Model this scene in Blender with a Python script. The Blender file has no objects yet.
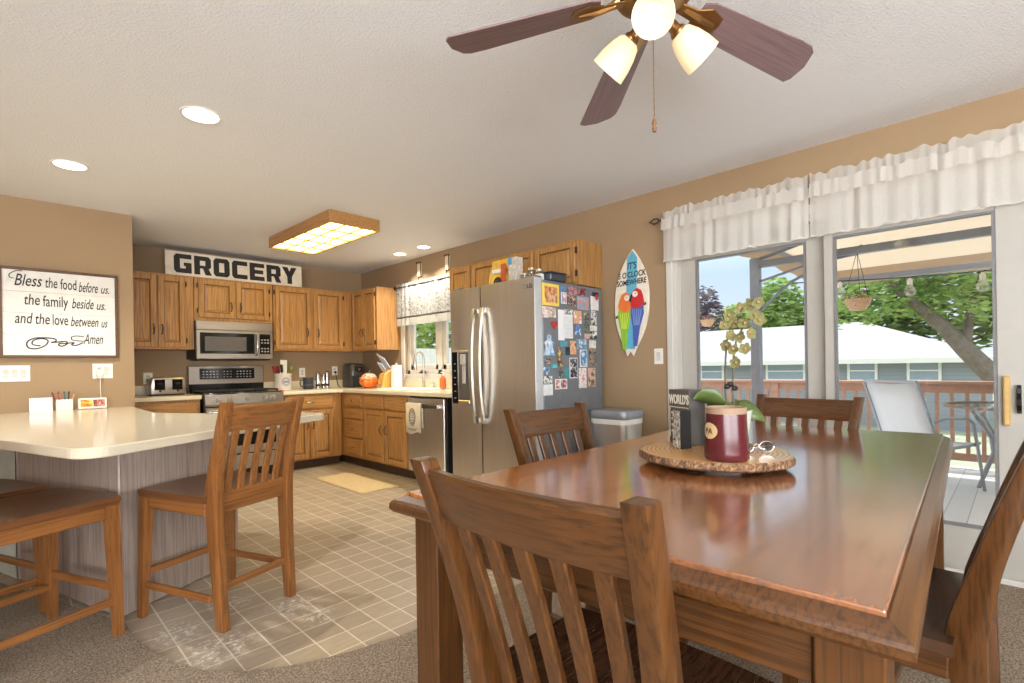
import bpy, bmesh, math, random
from mathutils import Vector, Matrix
random.seed(7)
R = math.radians
sc = bpy.context.scene
COL = sc.collection

# ------------------------------------------------------------------ camera
CAM_H = 1.1268
cam = bpy.data.cameras.new('camera'); camo = bpy.data.objects.new('camera', cam); COL.objects.link(camo)
cam.sensor_width = 36.0; cam.lens = 510.4232 * 36 / 1024; cam.clip_start = 0.02
cam.shift_y = (367.04 - 341.5) / 1024
_yaw, _roll = 0.7877, -0.016
_f = Vector((math.sin(_yaw), math.cos(_yaw), 0)); _r = Vector((math.cos(_yaw), -math.sin(_yaw), 0)); _u = Vector((0, 0, 1))
_r2 = _r * math.cos(_roll) + _u * math.sin(_roll); _u2 = _u * math.cos(_roll) - _r * math.sin(_roll)
camo.matrix_world = Matrix(((_r2.x, _u2.x, -_f.x, 0), (_r2.y, _u2.y, -_f.y, 0), (_r2.z, _u2.z, -_f.z, CAM_H), (0, 0, 0, 1)))
sc.camera = camo

# ------------------------------------------------------------------ world, sun, big lights, exposure
world = bpy.data.worlds.new('sky'); sc.world = world; world.use_nodes = True
_n = world.node_tree.nodes; _l = world.node_tree.links
_bg = _n['Background']; _tc = _n.new('ShaderNodeTexCoord'); _sep = _n.new('ShaderNodeSeparateXYZ'); _rp = _n.new('ShaderNodeValToRGB')
_l.new(_tc.outputs['Generated'], _sep.inputs[0]); _l.new(_sep.outputs['Z'], _rp.inputs[0]); _l.new(_rp.outputs[0], _bg.inputs[0])
_rp.color_ramp.elements[0].position = 0.0; _rp.color_ramp.elements[0].color = (0.46, 0.49, 0.53, 1)
_rp.color_ramp.elements[1].position = 0.16; _rp.color_ramp.elements[1].color = (0.33, 0.42, 0.53, 1)
_e = _rp.color_ramp.elements.new(0.4); _e.color = (0.80, 0.87, 0.95, 1); _e = _rp.color_ramp.elements.new(1.0); _e.color = (1.0, 1.05, 1.1, 1)
_bg.inputs[1].default_value = 1.2

def light(name, kind, loc, energy, color=(1, 1, 1), rot=(0, 0, 0), **kw):
    d = bpy.data.lights.new(name, kind); d.energy = energy; d.color = color
    for k, v in kw.items(): setattr(d, k, v)
    o = bpy.data.objects.new(name, d); COL.objects.link(o); o.location = loc; o.rotation_euler = rot
    return o
light('sun', 'SUN', (0, 0, 10), 3.2, (1.0, 0.95, 0.88), Vector((.30, .45, .84)).to_track_quat('Z', 'Y').to_euler(), angle=R(1.5))
# added fill lights in the unseen half of the room, where no windows are built
light('rear_fill_light', 'AREA', (-0.9, -2.85, 1.5), 290, (0.90, 0.955, 1.0), (R(134), 0, 0), shape='RECTANGLE', size=4.4, size_y=1.8)
light('side_fill_light', 'AREA', (-3.45, -1.5, 1.5), 200, (0.90, 0.955, 1.0), (R(132), 0, R(-90)), shape='RECTANGLE', size=2.6, size_y=1.8)
sc.view_settings.view_transform = 'Standard'; sc.view_settings.look = 'None'
sc.view_settings.exposure = 0.86; sc.view_settings.gamma = 1.0; sc.view_settings.use_curve_mapping = False
sc.cycles.max_bounces = 8; sc.cycles.diffuse_bounces = 5; sc.cycles.transparent_max_bounces = 12
sc.cycles.use_denoising = True; sc.cycles.sample_clamp_indirect = 6.0

# ------------------------------------------------------------------ materials
def lin(c):
    return tuple(((x / 255) / 12.92 if x / 255 <= 0.04045 else ((x / 255 + 0.055) / 1.055) ** 2.4) for x in c)
_mc = {}
def newmat(name):
    m = bpy.data.materials.new(name); m.use_nodes = True
    return m, m.node_tree.nodes, m.node_tree.links, m.node_tree.nodes['Principled BSDF']
def coords(n, l, scale=(1, 1, 1), rand=True, loc=(0, 0, 0)):
    tc = n.new('ShaderNodeTexCoord'); mp = n.new('ShaderNodeMapping'); mp.inputs['Scale'].default_value = scale
    mp.inputs['Location'].default_value = loc
    if rand:
        oi = n.new('ShaderNodeObjectInfo'); va = n.new('ShaderNodeVectorMath'); va.operation = 'MULTIPLY_ADD'
        cb = n.new('ShaderNodeCombineXYZ')
        for i in range(3): l.new(oi.outputs['Random'], cb.inputs[i])
        va.inputs[1].default_value = (17.3, 9.1, 13.7); l.new(cb.outputs[0], va.inputs[0]); l.new(tc.outputs['Object'], va.inputs[2])
        l.new(va.outputs[0], mp.inputs['Vector'])
    else:
        l.new(tc.outputs['Object'], mp.inputs['Vector'])
    return mp.outputs[0]
def ramp(n, l, src, stops):
    r = n.new('ShaderNodeValToRGB'); e = r.color_ramp.elements
    while len(e) < len(stops): e.new(0.5)
    for k, (p, c) in zip(e, stops): k.position = p; k.color = (*c, 1)
    l.new(src, r.inputs[0]); return r.outputs[0]
def mixc(n, l, fac, a, b, mode='MIX'):
    m = n.new('ShaderNodeMix'); m.data_type = 'RGBA'; m.blend_type = mode
    for s, v in ((m.inputs[0], fac), (m.inputs[6], a), (m.inputs[7], b)):
        if isinstance(v, (int, float)): s.default_value = v
        elif isinstance(v, tuple): s.default_value = (*v, 1)
        else: l.new(v, s)
    return m.outputs[2]
def noise(n, l, vec, scale, detail=3, rough=0.5, dist=0.0):
    t = n.new('ShaderNodeTexNoise'); t.inputs['Scale'].default_value = scale; t.inputs['Detail'].default_value = detail
    t.inputs['Roughness'].default_value = rough; t.inputs['Distortion'].default_value = dist
    l.new(vec, t.inputs['Vector']); return t.outputs['Fac']
def bump(n, l, bs, h, strength, dist=0.01):
    b = n.new('ShaderNodeBump'); b.inputs['Strength'].default_value = strength; b.inputs['Distance'].default_value = dist
    l.new(h, b.inputs['Height']); l.new(b.outputs[0], bs.inputs['Normal'])
def plain(name, c, rough=0.5, metal=0.0, var=0.06, spec=0.5, vs=20.0):
    if name in _mc: return _mc[name]
    m, n, l, b = newmat(name); c = lin(c)
    v = coords(n, l); f = noise(n, l, v, vs, 2)
    col = ramp(n, l, f, [(0.3, tuple(x * (1 - var) for x in c)), (0.7, tuple(min(1, x * (1 + var)) for x in c))])
    l.new(col, b.inputs['Base Color']); b.inputs['Roughness'].default_value = rough; b.inputs['Metallic'].default_value = metal
    b.inputs['Specular IOR Level'].default_value = spec
    _mc[name] = m; return m
def wood(name, light_c, dark_c, axis='Z', rough=0.38, grain=1.0, coat=0.0):
    key = name + '_' + axis
    if key in _mc: return _mc[key]
    m, n, l, b = newmat(key); A, D = lin(light_c), lin(dark_c)
    s = [9.0 * grain] * 3; s['XYZ'.index(axis)] = 0.55 * grain
    v = coords(n, l, tuple(s)); f = noise(n, l, v, 1.6, 4, 0.55, 1.4)
    s2 = [95.0 * grain] * 3; s2['XYZ'.index(axis)] = 2.4 * grain
    v2 = coords(n, l, tuple(s2)); f2 = noise(n, l, v2, 1.4, 3, 0.6, 0.3)
    mid = tuple((a + d) / 2 for a, d in zip(A, D))
    wv = n.new('ShaderNodeMath'); wv.operation = 'MULTIPLY'; wv.inputs[1].default_value = 5.0; l.new(f, wv.inputs[0])
    fr = n.new('ShaderNodeMath'); fr.operation = 'PINGPONG'; fr.inputs[1].default_value = 1.0; l.new(wv.outputs[0], fr.inputs[0])
    mid = tuple(a * .72 + d * .28 for a, d in zip(A, D)); c1 = ramp(n, l, fr.outputs[0], [(0.0, mid), (0.45, A), (0.8, A), (1.0, mid)])
    c2 = ramp(n, l, f2, [(0.38, D), (0.54, A), (1, A)])
    col = mixc(n, l, 0.55, c1, c2, 'MIX')
    l.new(col, b.inputs['Base Color']); b.inputs['Roughness'].default_value = rough
    b.inputs['Coat Weight'].default_value = coat; b.inputs['Coat Roughness'].default_value = 0.12
    bump(n, l, b, f2, 0.04, 0.002)
    _mc[key] = m; return m
def emit(name, c, s):
    if name in _mc: return _mc[name]
    m, n, l, b = newmat(name); b.inputs['Base Color'].default_value = (*lin(c), 1)
    b.inputs['Emission Color'].default_value = (*lin(c), 1); b.inputs['Emission Strength'].default_value = s
    _mc[name] = m; return m
def glassy(name, tint=(1, 1, 1), gloss=0.05, rough=0.02):
    if name in _mc: return _mc[name]
    m, n, l, b = newmat(name); out = n['Material Output']
    t = n.new('ShaderNodeBsdfTransparent'); t.inputs[0].default_value = (*tint, 1)
    g = n.new('ShaderNodeBsdfGlossy'); g.inputs['Roughness'].default_value = rough
    mx = n.new('ShaderNodeMixShader'); mx.inputs[0].default_value = gloss
    l.new(t.outputs[0], mx.inputs[1]); l.new(g.outputs[0], mx.inputs[2]); l.new(mx.outputs[0], out.inputs[0]); _mc[name] = m; return m
def fabric(name, c, trans=0.4, pattern=None, sheer=0.0):
    if name in _mc: return _mc[name]
    m, n, l, b = newmat(name); out = n['Material Output']; C = lin(c)
    v = coords(n, l, (1, 1, 1), False); f = noise(n, l, v, 140, 2)
    col = ramp(n, l, f, [(0.3, tuple(x * 0.93 for x in C)), (0.7, C)])
    if pattern:
        vv = coords(n, l, (1, 1, 1), False); p = noise(n, l, vv, 24, 5, 0.75, 1.2)
        pm = ramp(n, l, p, [(0.48, (0, 0, 0)), (0.53, (1, 1, 1))]); p2 = noise(n, l, vv, 60, 3, 0.6, 2.0)
        pm2 = ramp(n, l, p2, [(0.5, (0, 0, 0)), (0.56, (1, 1, 1))]); k = mixc(n, l, 1.0, pm, pm2, 'MULTIPLY')
        col = mixc(n, l, k, col, lin(pattern))
    d = n.new('ShaderNodeBsdfDiffuse'); t = n.new('ShaderNodeBsdfTranslucent'); mx = n.new('ShaderNodeMixShader'); mx.inputs[0].default_value = trans
    l.new(col, d.inputs[0]); l.new(col, t.inputs[0]); l.new(d.outputs[0], mx.inputs[1]); l.new(t.outputs[0], mx.inputs[2]); l.new(mx.outputs[0], out.inputs[0])
    if sheer:
        tp = n.new('ShaderNodeBsdfTransparent'); m2 = n.new('ShaderNodeMixShader'); m2.inputs[0].default_value = sheer
        l.new(mx.outputs[0], m2.inputs[1]); l.new(tp.outputs[0], m2.inputs[2]); l.new(m2.outputs[0], out.inputs[0])
    _mc[name] = m; return m
def blotch(name, cols, scale=18.0, rough=0.4):
    """a small printed picture: soft patches of three or four colours"""
    if name in _mc: return _mc[name]
    m, n, l, b = newmat(name); v = coords(n, l); f = noise(n, l, v, scale, 2, 0.5, 0.6)
    k = len(cols); st = [(0.34 + 0.32 * i / max(1, k - 1), lin(c)) for i, c in enumerate(cols)]
    c = ramp(n, l, f, st); l.new(c, b.inputs['Base Color']); b.inputs['Roughness'].default_value = rough
    _mc[name] = m; return m

def tile_mat():
    m, n, l, b = newmat('vinyl_tile')
    v = coords(n, l, (1, 1, 1), False, (-0.778 + 0.135 * 20, -2.215 + 0.135 * 20, 0))
    br = n.new('ShaderNodeTexBrick'); br.offset = 0.0; br.inputs['Scale'].default_value = 1.0
    br.inputs['Brick Width'].default_value = 0.135; br.inputs['Row Height'].default_value = 0.135
    br.inputs['Mortar Size'].default_value = 0.0035; br.inputs['Mortar Smooth'].default_value = 0.15; br.inputs['Bias'].default_value = 0.0
    br.inputs['Color1'].default_value = (*lin((182, 167, 146)), 1); br.inputs['Color2'].default_value = (*lin((164, 150, 131)), 1)
    br.inputs['Mortar'].default_value = (*lin((226, 216, 198)), 1); l.new(v, br.inputs['Vector'])
    v2 = coords(n, l, (6, 22, 1), False); f = noise(n, l, v2, 2.2, 4, 0.6, 0.4)
    c = mixc(n, l, 0.55, br.outputs['Color'], ramp(n, l, f, [(0.3, (0.70, 0.69, 0.68)), (0.7, (1, 1, 1))]), 'MULTIPLY')
    # pale scuffed spots around the bar chairs
    v3 = coords(n, l, (1, 1, 1), False); w = noise(n, l, v3, 38, 5, 0.75); w2 = noise(n, l, v3, 2.6, 1)
    wm = ramp(n, l, w, [(0.5, (0, 0, 0)), (0.62, (1, 1, 1))])
    tc = n.new('ShaderNodeTexCoord'); acc = None
    for (x, y, r) in ((0.62, 2.33, .17), (0.98, 2.50, .13), (0.78, 2.75, .12), (1.02, 2.30, .10), (0.53, 2.60, .14)):
        d = n.new('ShaderNodeVectorMath'); d.operation = 'DISTANCE'; d.inputs[1].default_value = (x, y, 0); l.new(tc.outputs['Object'], d.inputs[0])
        mr = n.new('ShaderNodeMapRange'); mr.inputs[1].default_value = r; mr.inputs[2].default_value = r * 0.45; l.new(d.outputs['Value'], mr.inputs[0])
        if acc is None: acc = mr.outputs[0]
        else:
            mm = n.new('ShaderNodeMath'); mm.operation = 'MAXIMUM'; l.new(acc, mm.inputs[0]); l.new(mr.outputs[0], mm.inputs[1]); acc = mm.outputs[0]
    k = mixc(n, l, 1.0, wm, acc, 'MULTIPLY'); c = mixc(n, l, k, c, lin((225, 222, 214)))
    l.new(c, b.inputs['Base Color']); b.inputs['Roughness'].default_value = 0.33
    bump(n, l, b, br.outputs['Fac'], -0.15, 0.004)
    return m
def carpet_mat():
    m, n, l, b = newmat('carpet_pile'); v = coords(n, l, (1, 1, 1), False)
    f = noise(n, l, v, 130, 3, 0.7); g = noise(n, l, v, 5, 2)
    c = ramp(n, l, f, [(0.3, lin((98, 83, 69))), (0.52, lin((156, 140, 122))), (0.75, lin((204, 191, 174)))])
    c = mixc(n, l, 0.35, c, ramp(n, l, g, [(0.3, (0.72, 0.72, 0.72)), (0.7, (1, 1, 1))]), 'MULTIPLY')
    l.new(c, b.inputs['Base Color']); b.inputs['Roughness'].default_value = 0.95; b.inputs['Specular IOR Level'].default_value = 0.1
    bump(n, l, b, f, 0.7, 0.012); return m
def ceiling_mat():
    m, n, l, b = newmat('ceiling_texture'); v = coords(n, l, (1, 1, 1), False)
    f = noise(n, l, v, 95, 4, 0.65); b.inputs['Base Color'].default_value = (*lin((236, 236, 236)), 1)
    b.inputs['Roughness'].default_value = 0.9; bump(n, l, b, f, 0.75, 0.010); return m
def wall_mat():
    m, n, l, b = newmat('tan_wall_paint'); v = coords(n, l, (1, 1, 1), False)
    f = noise(n, l, v, 180, 2); g = noise(n, l, v, 1.2, 2)
    c = ramp(n, l, g, [(0.3, lin((156, 130, 99))), (0.7, lin((163, 137, 105)))])
    l.new(c, b.inputs['Base Color']); b.inputs['Roughness'].default_value = 0.75; bump(n, l, b, f, 0.12, 0.002); return m
def steel_mat(name='brushed_steel', c=(178, 172, 164), rough=0.3, axis='Z'):
    if name in _mc: return _mc[name]
    m, n, l, b = newmat(name); s = [160.0] * 3; s['XYZ'.index(axis)] = 1.5
    v = coords(n, l, tuple(s)); f = noise(n, l, v, 1.0, 2)
    C = lin(c); l.new(ramp(n, l, f, [(0.3, tuple(x * .93 for x in C)), (0.7, tuple(min(1, x * 1.05) for x in C))]), b.inputs['Base Color'])
    b.inputs['Metallic'].default_value = 0.92; b.inputs['Roughness'].default_value = rough; _mc[name] = m; return m

OAK = ((184, 136, 80), (108, 70, 36))
DARK = ((90, 55, 24), (36, 19, 7))
STOOL = ((146, 94, 48), (86, 52, 26))
def oak(ax='Z'): return wood('honey_oak', *OAK, axis=ax, rough=0.4)
def doak(ax='Z'): return wood('dark_oak', *DARK, axis=ax, rough=0.3, coat=0.25)
def soak(ax='Z'): return wood('stool_oak', *STOOL, axis=ax, rough=0.33, coat=0.2)
M_groove = plain('oak_groove', (84, 52, 26), 0.5)
M_kick = plain('toe_kick_brown', (74, 52, 36), 0.6)
M_pull = plain('bronze_pull', (70, 56, 42), 0.35, 0.7)
M_white = plain('white_plastic', (232, 230, 222), 0.4)
M_trim = plain('white_trim', (206, 203, 196), 0.45, var=.02)
M_vinyl = plain('door_vinyl', (178, 174, 166), 0.4, var=.02)
M_black = plain('black_gloss', (20, 20, 22), 0.12)
M_blackm = plain('black_matte', (26, 25, 25), 0.5)
M_iron = plain('cast_iron', (28, 28, 30), 0.55)
M_counter = plain('cream_laminate', (226, 214, 188), 0.22, var=0.03, vs=300)
M_steel = steel_mat(c=(206, 200, 192), rough=.32); M_steelx = steel_mat('brushed_steel_flat', (186, 180, 172), 0.3, 'X')
M_chrome = plain('chrome', (200, 200, 200), 0.12, 1.0)
M_greys = plain('fridge_side_grey', (120, 124, 130), 0.45, 0.2)
M_glass = glassy('clear_pane', (0.97, 0.98, 0.98), 0.03)
M_ink = plain('ink_black', (34, 30, 28), 0.6)

# ------------------------------------------------------------------ mesh builder
class MB:
    def __init__(s): s.v = []; s.f = []; s.m = []; s.mi = 0
    def raw(s, v, f, M=None):
        o = len(s.v); s.v += [tuple(M @ Vector(p)) if M else tuple(p) for p in v]
        s.f += [tuple(i + o for i in q) for q in f]; s.m += [s.mi] * len(f); return s
    def _bm(s, bm, M=None):
        bm.verts.index_update()
        s.raw([v.co.copy() for v in bm.verts], [[v.index for v in f.verts] for f in bm.faces], M); bm.free(); return s
    def box(s, x0, x1, y0, y1, z0, z1, bev=0.0, M=None, seg=1):
        x0, x1 = min(x0, x1), max(x0, x1); y0, y1 = min(y0, y1), max(y0, y1); z0, z1 = min(z0, z1), max(z0, z1)
        bm = bmesh.new(); vs = [bm.verts.new((x, y, z)) for z in (z0, z1) for y in (y0, y1) for x in (x0, x1)]
        for q in ((0, 2, 3, 1), (4, 5, 7, 6), (0, 1, 5, 4), (1, 3, 7, 5), (3, 2, 6, 7), (2, 0, 4, 6)): bm.faces.new([vs[i] for i in q])
        if bev > 0: bmesh.ops.bevel(bm, geom=bm.edges[:], offset=min(bev, 0.49 * min(x1 - x0, y1 - y0, z1 - z0)), segments=seg, affect='EDGES', profile=0.5)
        return s._bm(bm, M)
    def prism(s, pts, axis, a0, a1, bev=0.0, M=None, seg=1):
        def P(p, a): return {'X': (a, p[0], p[1]), 'Y': (p[0], a, p[1]), 'Z': (p[0], p[1], a)}[axis]
        bm = bmesh.new(); A = [bm.verts.new(P(p, a0)) for p in pts]; B = [bm.verts.new(P(p, a1)) for p in pts]; n = len(pts)
        ca = bm.faces.new(A[::-1]); cb = bm.faces.new(B)
        for i in range(n): bm.faces.new((A[i], A[(i + 1) % n], B[(i + 1) % n], B[i]))
        bmesh.ops.recalc_face_normals(bm, faces=bm.faces[:])
        if bev > 0:
            e = [x for x in bm.edges if (ca in x.link_faces or cb in x.link_faces)]
            bmesh.ops.bevel(bm, geom=e, offset=bev, segments=seg, affect='EDGES', profile=0.5)
        return s._bm(bm, M)
    def loft(s, secs, caps=True, close=True, M=None):
        n = len(secs[0]); v = [p for q in secs for p in q]; f = []
        for i in range(len(secs) - 1):
            for j in range(n if close else n - 1):
                k = (j + 1) % n; f.append((i * n + j, i * n + k, (i + 1) * n + k, (i + 1) * n + j))
        if caps and close: f.append(tuple(range(n))[::-1]); f.append(tuple((len(secs) - 1) * n + j for j in range(n)))
        return s.raw(v, f, M)
    def lathe(s, prof, c=(0, 0, 0), n=20, M=None, caps=True):
        secs = [[(c[0] + r * math.cos(2 * math.pi * j / n), c[1] + r * math.sin(2 * math.pi * j / n), c[2] + z) for j in range(n)] for r, z in prof]
        return s.loft(secs, caps, True, M)
    def cyl(s, c, r, h, n=16, M=None): return s.lathe([(r, 0), (r, h)], c, n, M)
    def tube(s, path, r, n=8, M=None, caps=True):
        P = [Vector(p) for p in path]; secs = []; up = Vector((0, 0, 1)); N = len(P)
        rr = r if isinstance(r, (list, tuple)) else [r] * N
        t0 = (P[1] - P[0]).normalized(); a = t0.cross(up if abs(t0.z) < 0.9 else Vector((1, 0, 0))).normalized()
        for i in range(N):
            t = (P[min(i + 1, N - 1)] - P[max(i - 1, 0)]).normalized(); a = (a - t * a.dot(t)).normalized(); b = t.cross(a)
            secs.append([tuple(P[i] + rr[i] * (a * math.cos(2 * math.pi * j / n) + b * math.sin(2 * math.pi * j / n))) for j in range(n)])
        return s.loft(secs, caps, True, M)
    def ball(s, c, r, n=12, M=None, sz=(1, 1, 1)):
        k = 8; prof = [(math.sin(math.pi * i / k), -math.cos(math.pi * i / k)) for i in range(k + 1)]
        secs = [[(c[0] + sz[0] * r * max(q, .001) * math.cos(2 * math.pi * j / n), c[1] + sz[1] * r * max(q, .001) * math.sin(2 * math.pi * j / n), c[2] + sz[2] * r * z) for j in range(n)] for q, z in prof]
        return s.loft(secs, True, True, M)
    def build(s, name, mats, parent=None, smooth=False, loc=None, rot=None):
        me = bpy.data.meshes.new(name); me.from_pydata(s.v, [], s.f)
        if not isinstance(mats, (list, tuple)): mats = [mats]
        for m in mats: me.materials.append(m)
        me.polygons.foreach_set('material_index', s.m)
        bm = bmesh.new(); bm.from_mesh(me); bmesh.ops.recalc_face_normals(bm, faces=bm.faces[:]); bm.to_mesh(me); bm.free()
        if smooth:
            me.polygons.foreach_set('use_smooth', [True] * len(me.polygons)); me.set_sharp_from_angle(angle=R(38))
        me.update()
        return link(name, me, parent, loc, rot)
def link(name, data, parent=None, loc=None, rot=None):
    o = bpy.data.objects.new(name, data); COL.objects.link(o)
    if parent: o.parent = parent
    if loc: o.location = loc
    if rot: o.rotation_euler = rot
    return o
def tag(o, label=None, cat=None, group=None, kind=None):
    if label: o['label'] = label
    if cat: o['category'] = cat
    if group: o['group'] = group
    if kind: o['kind'] = kind
    return o
def thing(name, label, cat, loc=(0, 0, 0), rz=0.0, group=None):
    return tag(link(name, None, None, loc, (0, 0, rz)), label, cat, group)
def struct(o): o['kind'] = 'structure'; return o
def dup(root, loc, rz, label, group=None):
    def cp(o, par):
        c = o.copy(); COL.objects.link(c)
        if par: c.parent = par
        for ch in o.children: cp(ch, c)
        return c
    c = cp(root, None); c.location = loc; c.rotation_euler = (0, 0, rz); c['label'] = label
    if group: c['group'] = group
    return c
def text(name, body, size, mat, parent, loc, rot, align='LEFT', shear=0.0, sx=1.0, bold=0.0, ext=0.001, space=1.0, fit=None):
    cu = bpy.data.curves.new(name, 'FONT'); cu.body = body; cu.size = size; cu.align_x = align; cu.shear = shear; cu.extrude = ext
    cu.offset = bold; cu.space_character = space; cu.resolution_u = 3
    t = bpy.data.objects.new(name, cu); COL.objects.link(t)
    dg = bpy.context.evaluated_depsgraph_get(); me = bpy.data.meshes.new_from_object(t.evaluated_get(dg))
    bpy.data.objects.remove(t); bpy.data.curves.remove(cu)
    me.name = name; me.materials.clear(); me.materials.append(mat)
    if fit: sx = fit / (max(v.co.x for v in me.vertices) - min(v.co.x for v in me.vertices))
    o = link(name, me, parent, loc, rot); o.scale = (sx, 1, 1); return o

# ------------------------------------------------------------------ the shell of the room
XW, YW, YS, XC, CEIL = 3.512, 6.387, 5.231, 0.795, 2.44
XL, YR = -3.6, -3.0
M_wall = wall_mat(); M_carpet = carpet_mat()
edge = [(0.31, 3.05), (0.385, 2.88), (0.39, 2.66), (0.425, 2.46), (0.468, 2.32), (0.53, 2.18), (0.65, 2.045), (0.80, 1.955), (0.97, 1.895), (1.17, 1.855), (1.40, 1.84), (2.2, 1.85), (XW, 1.86)]
b = MB(); b.box(XL, XW + .15, YR, YW + .15, -0.12, -0.004); struct(b.build('floor', tile_mat()))
b = MB(); b.prism([(XL, YR), (XW, YR), (XW, 1.86)] + edge[::-1][1:] + [(-0.5, 5.231), (XL, 5.231)], 'Z', -0.003, 0.009); struct(b.build('floor_carpet', M_carpet))
b = MB(); b.box(XL, XW + .15, YR, YW + .15, CEIL, CEIL + .12); struct(b.build('ceiling', ceiling_mat()))
b = MB(); b.box(-1.2, XW + .15, YW, YW + .15, 0, CEIL); struct(b.build('wall_back', M_wall))
b = MB(); b.box(XL, XC, YS, YS + .13, 0, CEIL); struct(b.build('wall_partition', M_wall))
b = MB(); b.box(-1.2, -1.05, YS + .13, YW, 0, CEIL); struct(b.build('wall_pantry', M_wall))
b = MB(); b.box(XL - .12, XL, YR, YS, 0, CEIL); struct(b.build('wall_left', M_wall))
b = MB(); b.box(XL - .12, XW + .15, YR - .12, YR, 0, CEIL); struct(b.build('wall_rear', M_wall))
DY0, DY1, DZ1 = -0.10, 1.81, 2.02          # patio door opening
WY0, WY1, WZ0, WZ1 = 4.00, 5.33, 1.06, 2.02  # kitchen window opening
b = MB()
b.box(XW, XW + .15, YR, DY0, 0, CEIL); b.box(XW, XW + .15, DY0, DY1, DZ1, CEIL); b.box(XW, XW + .15, DY1, WY0, 0, CEIL)
b.box(XW, XW + .15, WY0, WY1, 0, WZ0); b.box(XW, XW + .15, WY0, WY1, WZ1, CEIL); b.box(XW, XW + .15, WY1, YW, 0, CEIL)
struct(b.build('wall_right', M_wall))
b = MB(); b.box(XW - .014, XW, 1.89, 2.30, 0.0, 0.085, .004); b.box(XW - .014, XW, YR, DY0 - .09, 0.0, 0.085, .004); struct(b.build('baseboard_right', M_trim))
b = MB(); b.box(XL, -0.45, YS - .014, YS, 0.0, 0.085, .004); struct(b.build('baseboard_partition', M_trim))

# patio door
dr = struct(thing('door_1', 'white framed sliding glass patio door', 'door', (XW, 0, 0))); del dr['category']
b = MB(); b.box(-.015, .0, DY0 - .075, DY0, 0, DZ1 + .07, .003); b.box(-.015, 0, DY1, DY1 + .045, 0, DZ1 + .07, .003); b.box(-.015, 0, DY0, DY1, DZ1, DZ1 + .07, .003)
b.build('casing', M_trim, dr)
b = MB(); b.box(-.003, .12, DY0, DY0 + .035, 0.0, DZ1); b.box(-.003, .12, DY1 - .035, DY1, 0, DZ1); b.box(-.003, .12, DY0, DY1, DZ1 - .03, DZ1); b.box(-.003, .12, DY0, DY1, 0, .035, .004)
b.build('frame', M_trim, dr)
def panel(nm, y0, y1, x, gy0, gy1, gz0, gz1):
    p = MB(); p.box(x, x + .045, y0, gy0, .035, DZ1 - .03, .004); p.box(x, x + .045, gy1, y1, .035, DZ1 - .03, .004)
    p.box(x, x + .045, gy0, gy1, .035, gz0, .004); p.box(x, x + .045, gy0, gy1, gz1, DZ1 - .03, .004)
    o = p.build(nm, M_vinyl, dr)
    g = MB()
    for a, c, d, e in ((gy0, gy0 + .012, gz0, gz1), (gy1 - .012, gy1, gz0, gz1), (gy0 + .012, gy1 - .012, gz0, gz0 + .012), (gy0 + .012, gy1 - .012, gz1 - .012, gz1)):
        g.box(x - .004, x + .03, a, c, d, e)
    g.build('gasket', plain('grey_gasket', (120, 120, 122), 0.5), o)
    g = MB(); g.box(x + .018, x + .024, gy0 + .006, gy1 - .006, gz0 + .006, gz1 - .006); g.build('glass_pane', M_glass, o)
    return o
panel('fixed_panel', 0.80, DY1 - .035, .06, 0.945, 1.660, .262, 1.882)
pn = panel('sliding_panel', DY0 + .035, 0.835, .005, 0.083, 0.782, .262, 1.872)
b = MB(); b.box(-.03, .005, .035, .062, .80, 1.045, .006); h = b.build('pull_handle', plain('pale_wood_handle', (206, 170, 104), 0.45), pn)
b = MB(); b.prism([(-.008, .86), (-.008, 1.0), (-.03, .985), (-.034, .96), (-.024, .93), (-.034, .90), (-.03, .875)], 'Y', -.004, .014, .002, Matrix.Identity(4)); b.build('latch', M_black, pn)

# kitchen window
wn = struct(thing('window_1', 'white casement window over the sink', 'window', (XW, 0, 0))); del wn['category']
b = MB()
for a, c, d, e in ((WY1, WY1 + .07, WZ0 - .07, WZ1 + .07), (WY0 - .07, WY0, WZ0 - .07, WZ1 + .07), (WY0, WY1, WZ0 - .07, WZ0), (WY0, WY1, WZ1, WZ1 + .07)): b.box(-.018, 0, a, c, d, e, .004)
b.build('casing', M_trim, wn)
b = MB()
for a, c, d, e in ((WY1 - .05, WY1, WZ0, WZ1), (WY0, WY0 + .05, WZ0, WZ1), (WY0, WY1, WZ0, WZ0 + .05), (WY0, WY1, WZ1 - .05, WZ1), (4.64, 4.72, WZ0, WZ1)): b.box(.03, .10, a, c, d, e, .004)
b.build('frame', M_trim, wn)
for a, c in ((4.72, WY1 - .05), (WY0 + .05, 4.64)):
    b = MB()
    for q in ((a, a + .06, WZ0 + .05, WZ1 - .05), (c - .06, c, WZ0 + .05, WZ1 - .05), (a, c, WZ0 + .05, WZ0 + .11), (a, c, WZ1 - .11, WZ1 - .05)): b.box(.045, .085, *q, .004)
    sh = b.build('sash', M_trim, wn)
    b = MB(); b.box(.062, .067, a + .05, c - .05, WZ0 + .10, WZ1 - .10); b.build('glass_pane', M_glass, sh)
    b = MB(); b.box(.0, .03, (a + c) / 2 - .05, (a + c) / 2 + .05, WZ0 + .012, WZ0 + .03, .004); b.tube([(.0, (a + c) / 2, WZ0 + .03), (-.02, (a + c) / 2 - .03, WZ0 + .045)], .006, 6); b.build('crank', M_pull, wn)

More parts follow.
